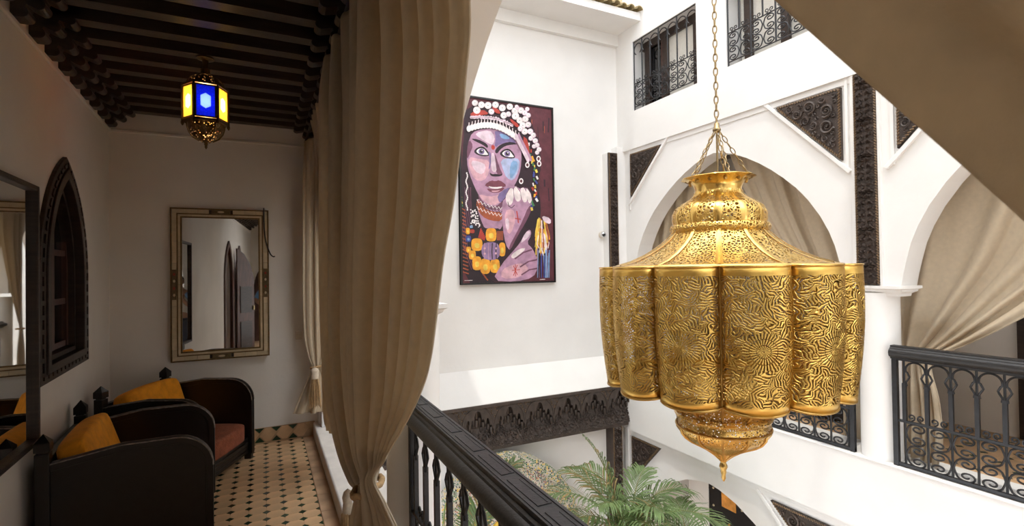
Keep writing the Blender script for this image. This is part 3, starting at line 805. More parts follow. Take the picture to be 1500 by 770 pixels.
# ================================================================== MIRRORS
def end_mirror():
    W, H = .85, 1.485
    t = thing('wall_mirror', 'rectangular mirror with bone inlay frame on the end wall', 'mirror', None, (-.381, 5.785, 1.4975)); t.rotation_euler = (math.radians(-.5), 0, math.radians(-1.3))
    f = lambda x, z, w_: Vector((x, -w_, z))
    def ring(a, b, w0, w1, name, m):
        return MB().prism([(-W/2+a, -H/2+a), (W/2-a, -H/2+a), (W/2-a, H/2-a), (-W/2+a, H/2-a)], [[(-W/2+b, -H/2+b), (W/2-b, -H/2+b), (W/2-b, H/2-b), (-W/2+b, H/2-b)]], f, w0, w1).build(name, m, t)
    MB().mbox(f, (-W/2+.01, -H/2+.01, 0), (W/2-.01, H/2-.01, .012)).build('backing', M_wood, t)
    ring(0, .012, 0, .036, 'outer_edge', M_giltline)
    ring(.052, .062, 0, .034, 'gilt_line', M_giltline)
    ring(.082, .095, 0, .030, 'inner_edge', M_giltline)
    MB().mbox(f, (-W/2+.095, -H/2+.095, .012), (W/2-.095, H/2-.095, .018)).build('glass', M_mirror, t)
    def strip(a, b, plen, skip):
        for hor in (1, 0):
            L_ = W if hor else H; O = H if hor else W; n = round((L_-2*a)/plen); st = (L_-2*a)/n
            for sg in (-1, 1):
                for i in range(n):
                    u0, u1 = -L_/2+a+st*i+.001, -L_/2+a+st*(i+1)-.001
                    if not hor and (i == 0 or i == n-1):
                        u0 = max(u0, -L_/2+b); u1 = min(u1, L_/2-b)
                        if u1 <= u0: continue
                    c = (u0+u1)/2
                    if skip and abs(c) < (.085 if hor else .15): continue
                    v0, v1 = sorted((sg*(O/2-a), sg*(O/2-b)))
                    if hor: MB().mbox(f, (u0, v0, 0), (u1, v1, .031)).build('inlay_piece', M_bone, t)
                    else: MB().mbox(f, (v0, u0, 0), (v1, u1, .031)).build('inlay_piece', M_bone, t)
    strip(.013, .051, .105, True); strip(.063, .081, .13, False)
    for sg in (-1, 1):
        p = MB().mbox(f, (-.08, sg*(H/2-.032)-.018, 0), (.08, sg*(H/2-.032)+.018, .033)).build('inlay_plaque', M_inlaybrown, t)
        MB().prism([(.03*math.cos(a), sg*(H/2-.032)+.010*math.sin(a)) for a in [2*PI*q/10 for q in range(10)]], [], f, .03, .036).build('stone', M_bone, p)
        p = MB().mbox(f, (sg*(W/2-.032)-.018, -.145, 0), (sg*(W/2-.032)+.018, .145, .033)).build('inlay_plaque', M_inlaybrown, t)
        for i, z in enumerate((-.1, -.035, .035, .1)):
            MB().prism([(sg*(W/2-.032)+.010*math.cos(a), z+.014*math.sin(a)) for a in [2*PI*q/10 for q in range(10)]], [], f, .03, .036).build('stone', M_red if i % 2 else M_bone, p)
    return t
end_mirror()
cordpts = [(.0005, 5.742, 2.262), (.001, 5.738, 2.20), (.004, 5.738, 2.05), (.018, 5.738, 1.92), (.055, 5.740, 1.80), (.085, 5.742, 1.765), (.10, 5.742, 1.77)]
mc = MB(); mc.tube(crom(cordpts, 30), .006, 6)
tag(mc.build('black_cord', M_blackcord, smooth=60), 'thin black cord hanging over the corner of the inlaid mirror', 'cord')
def left_mirror():
    s0, s1, z0, z1 = 2.04, 3.05, .66, 2.11
    t = thing('framed_mirror', 'large mirror in a thin dark wooden frame beside the pointed window', 'mirror', None, WL((s0+s1)/2, (z0+z1)/2, 0)); o_ = Vector(t.location)
    f = lambda s_, z, w_: WL(s_, z, w_)-o_
    e = .030
    for a, b, nm in (((s0, z0, .002), (s0+e, z1, .04), 'frame_side'), ((s1-e, z0, .002), (s1, z1, .04), 'frame_side'), ((s0+e, z1-e, .002), (s1-e, z1, .04), 'frame_rail'), ((s0+e, z0, .002), (s1-e, z0+e, .04), 'frame_rail')):
        MB().mbox(f, a, b).build(nm, M_wood, t, bevel=.005)
    MB().mbox(f, (s0+e-.005, z0+e-.005, .004), (s1-e+.005, z1-e+.005, .012)).build('glass', M_mirror, t)
left_mirror()
sw = thing('light_switch', 'small cream light switch on the end wall by the curtain', 'switch', None, (.325, 5.8, .935))
MB().box((-.033, -.012, -.043), (.033, 0, .043)).build('plate', M_plastic, sw, bevel=.004)
MB().box((-.018, -.018, -.026), (.018, -.010, .026)).build('rocker', M_plastic, sw, bevel=.003)

# ================================================================== ARMCHAIRS
def soft_box(w, d, h, name, m, parent, bulge=.03, n=10, puff=.5):
    """cushion centred at origin: w along y, d along x, h along z"""
    mb_ = MB(); N = n
    def shape(u, v, wv):
        p = Vector((u, v, wv)); e = 9
        q = (abs(p.x)**e+abs(p.y)**e+abs(p.z)**e)**(1/e); p = p/q
        k = Vector((p.x*d/2, p.y*w/2, p.z*h/2))
        k.z *= 1+puff*.22*(1-(p.x**2))*(1-(p.y**2))
        k.x *= 1+puff*.06*(1-p.y**2); k.y *= 1+puff*.04*(1-p.x**2)
        return k
    g_ = [-1+2*i/N for i in range(N+1)]
    for ax in range(3):
        for sg in (-1, 1):
            rows = []
            for a in g_:
                row = []
                for b in g_:
                    c = [0, 0, 0]; c[ax] = sg; c[(ax+1) % 3] = a; c[(ax+2) % 3] = b; row.append(shape(*c))
                rows.append(row)
            mb_.grid(rows)
    o = bpy.data.objects.new(name, mb_.mesh(name, m, smooth=None, fix=False)); COL.objects.link(o)
    bm = bmesh.new(); bm.from_mesh(o.data); bmesh.ops.remove_doubles(bm, verts=bm.verts, dist=1e-5); bmesh.ops.recalc_face_normals(bm, faces=bm.faces)
    for f_ in bm.faces: f_.smooth = True
    bm.to_mesh(o.data); bm.free()
    if parent: o.parent = parent
    return o
def make_chair(W, loc, rz, label, L_=.80):
    """local: origin at the floor under the middle of the back, +x forward"""
    t = thing('armchair', label, 'armchair', 'black lacquered box armchairs along the corridor', loc, rz)
    H = .747
    for sg in (-1, 1):
        y = sg*W/2
        p = MB().box((-.032, y-.032, .06), (.032, y+.032, .765)).build('back_post', M_black, t, bevel=.004)
        fm = MB(); fm.box((-.034, y-.034, .775), (.034, y+.034, .822))
        fm.add([(-.034, y-.034, .822), (.034, y-.034, .822), (.034, y+.034, .822), (-.034, y+.034, .822), (0, y, .868)], [(0,1,4),(1,2,4),(2,3,4),(3,0,4)])
        fm.box((-.022, y-.022, .76), (.022, y+.022, .78)); fm.build('finial', M_black, p)
        # arm panel with rounded front corner
        r = .20; P = [(.03, .05), (L_, .05), (L_, H-r)] + [(L_-r+r*math.cos(a), H-r+r*math.sin(a)) for a in [PI/2*q/10 for q in range(1, 11)]] + [(.35, H+.004), (.03, H-.045)]
        arm = MB().prism(P, [], lambda a, b, w_: Vector((a, y+w_, b)), -.018, .018).build('arm_panel', M_black, t, bevel=.003)
        top = P[1:]; pin = [(x, z) for x, z in top]
        # edge bands along front and top
        for off_, wd, nm, mt in ((0, .032, 'edge_band', M_black), (.0, .022, 'worn_edge', M_worn)):
            c = [Vector((x, y, z)) for x, z in top]
            m = MB()
            if nm == 'edge_band':
                inn = [(x-.045, z) if i < 2 else None for i, (x, z) in enumerate(top)]
                rr = r-.04; Pi = [(L_-.04, .05), (L_-.04, H-r)] + [(L_-r+rr*math.cos(a), H-r+rr*math.sin(a)) for a in [PI/2*q/10 for q in range(1, 11)]] + [(.35, H-.036), (.03, H-.085)]
                m.prism(top+Pi[::-1], [], lambda a, b, w_: Vector((a, y+w_, b)), -.026, .026)
                m.build(nm, mt, arm, bevel=.004)
            else:
                for sd in (-1, 1):
                    k = MB(); k.tube([Vector((x-.0015, y+sd*.0245, z-.0015)) for x, z in top[1:]], .0042, 5); k.build(nm, mt, arm)
        MB().box((L_-.075, y-.022, 0), (L_-.012, y+.022, .06)).build('foot', M_black, t, bevel=.003)
        MB().box((-.025, y-.025, 0), (.025, y+.025, .065)).build('foot', M_black, t, bevel=.003)
    # leaning back: frame + panel
    m = MB(); m.prism([(-.012, .12), (.02, .12), (-.012, .70), (-.03, .70)], [], lambda a, b, w_: Vector((a, w_, b)), -W/2+.03, W/2-.03); m.build('back_panel', M_black, t)
    MB().box((-.035, -W/2+.03, .66), (.015, W/2-.03, .715)).build('back_rail', M_black, t, bevel=.005)
    # front rail of grooved boards
    fr_ = MB().box((L_-.07, -W/2+.018, .055), (L_-.045, W/2-.018, .20)).build('front_rail', M_black, t)
    for i in range(4):
        MB().box((L_-.05, -W/2+.018, .058+i*.036), (L_-.034-.004*(i % 2), W/2-.018, .088+i*.036)).build('rail_board', M_black, fr_, bevel=.003)
    MB().box((.0, -W/2+.018, .15), (L_-.05, W/2-.018, .175)).build('seat_deck', M_black, t)
    c = soft_box(W-.06, L_-.13, .17, 'seat_cushion', M_rust, t); c.location = (L_/2+.035, 0, .262); c['label'] = 'rust velvet seat cushion'
    return t
CH = 'black lacquered box armchair with %s'
chA = (-1.165, 4.03); 
def place_chair(bn, bf, label, L_):
    a, b = Vector(bn), Vector(bf); c = (a+b)/2; d = b-a; W = d.length; fwd = Vector((d.y, -d.x)).normalized()
    t = make_chair(W, (c.x, c.y, FZ), math.atan2(fwd.y, fwd.x), label, L_)
    ry = math.atan2(fwd.y, fwd.x)
    oc = soft_box(W-.11, .15, .45, 'back_cushion', M_orange, None, puff=.35)
    return t, c, ry, W, oc, fwd
t1, c1, r1, W1_, oc1, f1 = place_chair((-1.092, 3.62), (-1.150, 4.475), 'black lacquered box armchair nearer the dark framed mirror', .80)
t2, c2, r2, W2_, oc2, f2_ = place_chair((-1.150, 4.955), (-.835, 5.66), 'black lacquered box armchair with rust seat angled into the corridor corner', .80)
for oc, c, ry, fwd, lb, sh in ((oc1, c1, r1, f1, 'orange velvet cushion leaning in the armchair nearer the dark framed mirror', 0), (oc2, c2, r2, f2_, 'orange velvet cushion leaning in the armchair angled into the corner', 0)):
    p = Vector((c.x, c.y))+fwd*.155
    oc.location = (p.x, p.y, FZ+.345+.215); oc.rotation_euler = (0, math.radians(-17), ry)
    tag(oc, lb, 'cushion', 'orange velvet cushions')

# ================================================================== SMALL LANTERN
def lamp_glass(name, col, e):
    m = bpy.data.materials.new(name); m.use_nodes = True; N = m.node_tree.nodes; L = m.node_tree.links; b = N['Principled BSDF']
    tc = N.new('ShaderNodeTexCoord'); vo = N.new('ShaderNodeTexVoronoi'); vo.feature = 'DISTANCE_TO_EDGE'; vo.inputs['Scale'].default_value = 55; L.new(tc.outputs['Object'], vo.inputs['Vector'])
    rp = N.new('ShaderNodeValToRGB'); rp.color_ramp.elements[0].position = .06; rp.color_ramp.elements[0].color = (*[c*.25 for c in col], 1); rp.color_ramp.elements[1].position = .17; rp.color_ramp.elements[1].color = (*col, 1)
    L.new(vo.outputs['Distance'], rp.inputs[0]); L.new(rp.outputs[0], b.inputs['Base Color']); b.inputs['Roughness'].default_value = .2
    t = N.new('ShaderNodeBsdfTranslucent'); t.inputs[0].default_value = (*[min(1, c*1.2+.02) for c in col], 1); mx = N.new('ShaderNodeMixShader'); mx.inputs[0].default_value = .6
    L.new(b.outputs[0], mx.inputs[1]); L.new(t.outputs[0], mx.inputs[2]); L.new(mx.outputs[0], N['Material Output'].inputs[0])
    return m
M_blue = lamp_glass('blue_lamp_glass', (.015, .045, .60), .5)
M_yel = lamp_glass('yellow_lamp_glass', (.90, .66, .20), .5)
M_redp = lamp_glass('red_lamp_glass', (.75, .05, .03), .5)
M_blueb = mat('bright_blue_pane', (.25, .38, .92), .2, var=0, translucent=.8)
M_yelb = mat('bright_yellow_pane', (.98, .90, .62), .2, var=0, translucent=.8)
def pierced(name, col, glow):
    m = mat(name, col, .4, metal=.75, var=.25, vscale=30); N = m.node_tree.nodes; L = m.node_tree.links; b = N['Principled BSDF']
    tc = N.new('ShaderNodeTexCoord'); vo = N.new('ShaderNodeTexVoronoi'); vo.inputs['Scale'].default_value = 75; L.new(tc.outputs['Object'], vo.inputs['Vector'])
    mr = N.new('ShaderNodeMapRange'); mr.inputs[1].default_value = .34; mr.inputs[2].default_value = .26; L.new(vo.outputs['Distance'], mr.inputs[0])
    tr = N.new('ShaderNodeBsdfTransparent'); mx = N.new('ShaderNodeMixShader'); L.new(mr.outputs[0], mx.inputs[0]); L.new(b.outputs[0], mx.inputs[1]); L.new(tr.outputs[0], mx.inputs[2]); L.new(mx.outputs[0], N['Material Output'].inputs[0])
    return m
M_pbrass = pierced('pierced_lamp_brass', (.20, .12, .05), .28)
M_obrass = mat('old_brass', (.20, .13, .055), .4, metal=.8, var=.35, vscale=30)
def small_lantern(loc, rz, label):
    t = thing('hanging_lantern', label, 'lantern', None, loc, rz)   # origin at ceiling
    R_ = .137
    m = MB(); m.lathe([(.0, 0), (.05, -.002), (.055, -.012), (.02, -.022), (.016, -.05), (.016, -.075), (.028, -.085), (.030, -.12), (.018, -.125)], 14); m.build('ceiling_stem', M_obrass, t, smooth=40)
    dome = MB(); dome.lathe([(.018, -.122), (.05, -.128), (.085, -.148), (.105, -.178), (.110, -.205)], 24); dome.build('dome', M_pbrass, t, smooth=50)
    for k in range(6):
        a = k*PI/3; rb = MB(); rb.tube([(r_*math.cos(a)*1.01, r_*math.sin(a)*1.01, z) for r_, z in [(.018, -.12), (.05, -.126), (.086, -.146), (.107, -.178), (.112, -.21)]], .005, 5); rb.build('dome_rib', M_obrass, t)
    zt, zb = -.222, -.445
    for z in (zt+.012, zb-.012):
        MB().lathe([(.105, z+.012), (R_+.006, z+.008), (R_+.008, z-.006), (.10, z-.012)], 6).build('collar', M_obrass, t)
    for k in range(6):
        a = k*PI/3; c = Vector((R_*math.cos(a), R_*math.sin(a), 0))
        pst = MB(); pst.tube([c+Vector((0, 0, zt+.02)), c+Vector((0, 0, zb-.015))], .0085, 4); pst.build('corner_post', M_obrass, t)
        kn = MB(); kn.tube([c+Vector((0, 0, zb-.01)), c+Vector((0, 0, zb-.02)), c+Vector((0, 0, zb-.032)), c+Vector((0, 0, zb-.045))], [.004, .010, .010, .003], 6); kn.build('drop_knob', M_obrass, t, smooth=60)
        a2 = a+PI/6; d = Vector((math.cos(a2), math.sin(a2), 0)); p = Vector((-d.y, d.x, 0)); ap = R_*math.cos(PI/6); hw = R_/2-.008
        f = lambda u, v, w_: d*(ap-.004+w_)+p*u+Vector((0, 0, v))
        blue = k % 2 == 0
        hx = [(x, (zt+zb)/2+z) for x, z in ((0, .052), (.030, .034), (.030, -.034), (0, -.052), (-.030, -.034), (-.030, .034))]
        pn = MB().prism([(-hw, zb), (hw, zb), (hw, zt), (-hw, zt)], [hx], f, 0, .003).build('pane', M_redp if k == 4 else (M_blue if blue else M_yel), t)
        MB().prism([(x*1.02, (zt+zb)/2+(z-(zt+zb)/2)*1.02) for x, z in hx], [], f, .0005, .0035).build('hexagon_pane', M_redp if k == 4 else (M_blueb if blue else M_yelb), pn)
        fr_ = MB(); fr_.prism([(-hw-.004, zb), (hw+.004, zb), (hw+.004, zt), (-hw-.004, zt)], [[(-hw+.007, zb+.008), (hw-.007, zb+.008), (hw-.007, zt-.008), (-hw+.007, zt-.008)]], f, .001, .008); fr_.build('pane_frame', M_obrass, pn)
    bw = MB(); bw.lathe([(.112, -.462), (.110, -.49), (.10, -.525), (.075, -.56), (.045, -.58), (.014, -.59)], 24); bw.build('bowl', M_pbrass, t, smooth=50)
    for k in range(6):
        a = k*PI/3; rb = MB(); rb.tube([(r_*math.cos(a)*1.01, r_*math.sin(a)*1.01, z) for r_, z in [(.112, -.462), (.111, -.49), (.101, -.527), (.076, -.562), (.04, -.584)]], .005, 5); rb.build('bowl_rib', M_obrass, t)
    fn = MB(); fn.lathe([(.016, -.585), (.010, -.60), (.013, -.607), (.006, -.615), (.010, -.622), (.002, -.638)], 10); fn.build('finial', M_obrass, t, smooth=60)
    li = bpy.data.lights.new('lantern_bulb', 'POINT'); li.energy = LAMP_W; li.color = (1, .76, .46); li.shadow_soft_size = .03
    lo_ = bpy.data.objects.new('lantern_bulb', li); COL.objects.link(lo_); lo_.parent = t; lo_.location = (0, 0, -.34)
    return t
LAMP_W = 5.0
small_lantern((-.355, 4.06, 3.10), math.radians(-115), 'small brass ceiling lantern with blue and yellow glass panes')

# ================================================================== CURTAINS
def curtain_mesh(keys, nu, nv, folds, seed=1, nrm=None, wave=1.0, warp=None):
    """keys: (L, R, amp[, sag]) rows from top to hem; pleats swing along the row normal"""
    rnd = random.Random(seed); ph = [rnd.uniform(0, 2*PI) for _ in range(6)]
    K = [tuple(k[0])+tuple(k[1])+(k[2], k[3] if len(k) > 3 else 0) for k in keys]
    R_ = crom(K, nv); rows = []
    for i, q in enumerate(R_):
        L_ = Vector(q[0:3]); Rr = Vector(q[3:6]); amp = q[6]; sag = q[7]; d = Rr-L_
        h = Vector((d.x, d.y, 0)); n = Vector((-h.y, h.x, 0)).normalized() if h.length > 1e-4 else Vector((1, 0, 0))
        if nrm is not None:
            n = Vector(nrm)
        v = i/(nv-1); row = []
        for k in range(nu):
            u = k/(nu-1)
            uu = u + .035*math.sin(2*PI*u*1.3+ph[0]) + .012*math.sin(2*PI*u*3.1+ph[1]+v*1.2)
            if warp: uu = warp(u)+.02*math.sin(9*u+ph[0])+.010*math.sin(23*u+ph[1]+v)
            a = 2*PI*folds*uu+ph[2]+.5*math.sin(v*2.3+ph[3]+u*3)
            am = amp*(.70+.30*math.sin(2*PI*u*2.3+ph[4]))*min(1, .25+u*5)*min(1, .10+(1-u)*5)*((1-.12*warp(u)) if warp else 1)
            o = am*(math.sin(a)+.30*math.sin(2*a+.9)+.10*math.sin(3*a+ph[5]))*wave
            along = -(.75 if warp else .3)*am*math.sin(2*a)
            p = L_+d*u+n*o+(d.normalized()*along if d.length > .05 else Vector())
            p.z -= sag*math.sin(PI*u)
            row.append(p)
        rows.append(row)
    m = MB(); m.grid(rows); return m
def curtain(keys, nu, nv, folds, label, m_=None, seed=1, group=None, nrm=None, warp=None):
    top = keys[0]; org = Vector(((top[0][0]+top[1][0])/2, (top[0][1]+top[1][1])/2, min(k[0][2] for k in keys)))
    kk = [(Vector(k[0])-org, Vector(k[1])-org)+tuple(k[2:]) for k in keys]
    t = thing('curtain', label, 'curtain', group, org)
    o = curtain_mesh(kk, nu, nv, folds, seed, nrm, 1.0, warp).build('drape', m_ or M_curt, t, smooth=80, fix=False)
    so = o.modifiers.new('cloth', 'SOLIDIFY'); so.thickness = .005; so.offset = 0
    return t
def tassel(top, L_, r, parent, org):
    top = Vector(top)-org; z0 = top.z
    c = (top.x, top.y, 0)
    hd = MB(); hd.lathe([(.004, z0), (r*.45, z0-.012), (r*.62, z0-.035), (r*.5, z0-.06), (r*.56, z0-.07), (r*.6, z0-.105), (r*.55, z0-.112)], 14, c); g_ = hd.build('tassel_head', M_ropew, parent, smooth=60)
    sk_ = MB(); rnd = random.Random(3)
    for k in range(46):
        a = rnd.uniform(0, 2*PI); q = math.sqrt(rnd.random())
        r0 = r*.5*q; r1 = r*(.95+.15*rnd.random())*q
        zb = z0-L_*(.9+.1*rnd.random())
        sk_.tube([(c[0]+r0*math.cos(a), c[1]+r0*math.sin(a), z0-.105), (c[0]+(r0*.4+r1*.6)*math.cos(a), c[1]+(r0*.4+r1*.6)*math.sin(a), z0-L_*.5), (c[0]+r1*math.cos(a), c[1]+r1*math.sin(a), zb)], [.004, .0055, .003], 4)
    s2 = sk_.build('tassel_fringe', M_rope, parent, smooth=70); s2['kind'] = 'stuff'
def tie_rope(c, rx, ry, parent, org, tilt=.0):
    c = Vector(c)-org; m = MB()
    m.tube([c+Vector((rx*math.cos(a), ry*math.sin(a), tilt*math.cos(a+.6)+.004*math.sin(9*a))) for a in [2*PI*q/28 for q in range(28)]], .012, 7, closed=True)
    m.build('tie_rope', M_rope, parent, smooth=60)
X1 = .40
def P(px, py, x=X1): return on(px, py, 'x', x)
def PYp(px, py, y): return on(px, py, 'y', y)
# the big curtain gathered at the column
big = [
    ((.40, 3.95, 2.98), (.41, 1.30, 2.98), .026),
    ((.40, 3.86, 2.84), P(694, -40, .43), .050),
    (P(477, 180), P(690, 130, .44), .058),
    (P(476, 300), P(675, 280, .44), .055),
    (P(475, 400), P(657, 385, .44), .052),
    (P(476, 500), P(640, 520, .43), .046),
    (P(482, 575), P(622, 580, .42), .042),
    (P(492, 630), P(597, 628, .41), .036),
    (P(503, 672), P(580, 655, .40), .030),
    (P(517, 706, .37), P(570, 675, .38), .024),
    (P(530, 722, .36), P(556, 700, .37), .022),
    (P(524, 760, .36), P(575, 740, .40), .030),
    (P(512, 840, .35), P(602, 800, .44), .040),
    (P(505, 930, .35), P(620, 870, .46), .045)]
big = [(a, b-Vector((.02, 0, 0)), c*1.5) if i else (a, b, c*1.5) for i, (a, b, c) in enumerate([(Vector(a), Vector(b), c) for a, b, c in big])]
_wp = lambda u: .68*((1/(3.9-2.8*u)-1/3.9)/(1/1.1-1/3.9))+.32*u
tb = curtain(big, 320, 90, 10.5, 'large beige linen curtain gathered with a rope beside the balustrade', M_curt, seed=5, group='tied beige curtains', warp=_wp)
ob = Vector(tb.location)
cT = (big[10][0]+big[10][1])/2
tie_rope(cT, .055, .085, tb, ob, .03)
tassel(P(509, 716, .34), .24, .04, tb, ob)
# the far curtain on the end wall side
yF = 5.50
def PF(px, py, y=yF): return on(px, py, 'y', y)
far = [(PF(446, 206, 5.7), PF(474, 196, 5.0), .02), (PF(444, 245), PF(475, 235), .028), (PF(444, 330), PF(474, 330), .028), (PF(444, 430), PF(475, 430), .028), (PF(446, 490), PF(475, 488), .026), (PF(452, 522), PF(473, 520), .02), (PF(457, 538), PF(470, 536), .014),
       (PF(448, 560), PF(476, 556), .025), (PF(436, 588), PF(479, 585), .035), (PF(429, 606), PF(478, 603), .04)]
tf = curtain(far, 90, 60, 2.6, 'cream curtain with straw tassel tied back at the end wall', M_curt, seed=8, group='tied beige curtains')
of_ = Vector(tf.location)
tie_rope((far[6][0]+far[6][1])/2, .05, .05, tf, of_, .01)
tassel(PF(461, 538, 5.40), .40, .065, tf, of_)
# pleated tops between both on the rod
mid_ = [((.40, 4.95, 2.98), (.41, 4.12, 2.98), .022), (PF(472, 260, 4.9), PF(480, 250, 4.2), .03), (PF(472, 420, 4.9), PF(480, 420, 4.2), .03), (PF(473, 520, 4.9), PF(482, 520, 4.2), .03), (PF(475, 600, 4.9), PF(486, 600, 4.2), .025), (PF(478, 622, 4.9), PF(490, 640, 4.2), .025)]
curtain(mid_, 90, 40, 4.5, 'narrow beige curtain hanging between the tied end curtain and the large one', M_curt, seed=12, group='tied beige curtains')
# the dark curtain swept past the viewer
nearc = [((.41, 1.18, 2.98), (.41, -.62, 2.98), .03), ((.49, .75, 2.42), (.47, -.62, 2.42), .05), ((.50, .36, 1.886), (.47, -.60, 1.9), .035), ((.50, .165, 1.628), (.47, -.58, 1.60), .028), ((.49, -.05, 1.33), (.46, -.54, 1.25), .025), ((.47, -.26, 1.0), (.45, -.46, .95), .02), ((.45, -.32, .80), (.45, -.44, .80), .02), ((.46, -.24, .4), (.45, -.55, .4), .035), ((.46, -.22, 0.01), (.45, -.58, 0.01), .04)]
tn = curtain(nearc, 120, 70, 5.5, 'dark backlit curtain edge swept diagonally across the near arch', M_curt, seed=3)
tie_rope((.455, -.385, .80), .05, .09, tn, Vector(tn.location))
rod = MB(); rod.tube([(.405, 5.78, 2.985), (.405, -2.5, 2.985)], .012, 8); tag(rod.build('curtain_rod', M_iron, smooth=50), 'dark curtain rod along the corridor arches', 'rod')
# curtains across the courtyard
GC = 'curtains of the opposite arcade'
XC = 4.86
sw2 = [((XC, 2.44, 2.98), (XC, -.3, 2.98), .04), ((XC, 2.43, 2.2), (XC-.03, .45, 2.25), .045), ((XC-.01, 2.42, 1.6), (XC-.06, .95, 1.72), .045), ((XC-.02, 2.41, 1.25), (XC-.10, 1.42, 1.34), .04), ((XC-.03, 2.40, 1.0), (XC-.12, 1.80, 1.05), .032), ((XC-.04, 2.38, .86), (XC-.12, 2.06, .88), .022),
       ((XC-.04, 2.38, .78), (XC-.11, 2.14, .78), .018), ((XC-.03, 2.40, .55), (XC-.14, 2.08, .52), .035), ((XC-.04, 2.40, .25), (XC-.15, 2.06, .22), .04), ((XC-.04, 2.40, .02), (XC-.14, 2.10, .0), .035)]
t_ = curtain(sw2, 150, 80, 5.5, 'cream curtain swept and tied to the round column in the second arch', M_curt2, seed=14, group=GC)
ar1 = [((XC, 2.60, 2.98), (XC, 4.15, 2.98), .045), ((XC, 2.60, 2.2), (XC, 3.85, 2.3), .045), ((XC, 2.60, 1.6), (XC-.03, 3.45, 1.7), .04), ((XC, 2.62, 1.15), (XC-.05, 3.0, 1.2), .03), ((XC, 2.63, .85), (XC-.05, 2.82, .88), .02), ((XC, 2.62, .5), (XC-.06, 2.85, .5), .03), ((XC, 2.62, .02), (XC-.06, 2.86, .02), .035)]
curtain(ar1, 120, 60, 5.5, 'grey-beige curtain behind the brass lantern in the first arch', M_curt2, seed=15, group=GC)
ar2 = [((XC, 5.48, 2.98), (XC, 4.24, 2.98), .045), ((XC, 5.48, 2.2), (XC, 4.4, 2.3), .045), ((XC, 5.48, 1.6), (XC-.03, 4.7, 1.7), .04), ((XC, 5.46, 1.15), (XC-.05, 5.1, 1.2), .03), ((XC, 5.45, .85), (XC-.05, 5.28, .88), .02), ((XC, 5.46, .5), (XC-.06, 5.22, .5), .03), ((XC, 5.46, .02), (XC-.06, 5.22, .02), .035)]
curtain(ar2, 110, 60, 5, 'grey-beige curtain hanging beside the courtyard corner in the first arch', M_curt2, seed=16, group=GC)
rod = MB(); rod.tube([(XC, 5.6, 3.0), (XC, -1, 3.0)], .012, 8); tag(rod.build('curtain_rod', M_iron, smooth=50), 'dark curtain rod across the opposite arcade', 'rod')
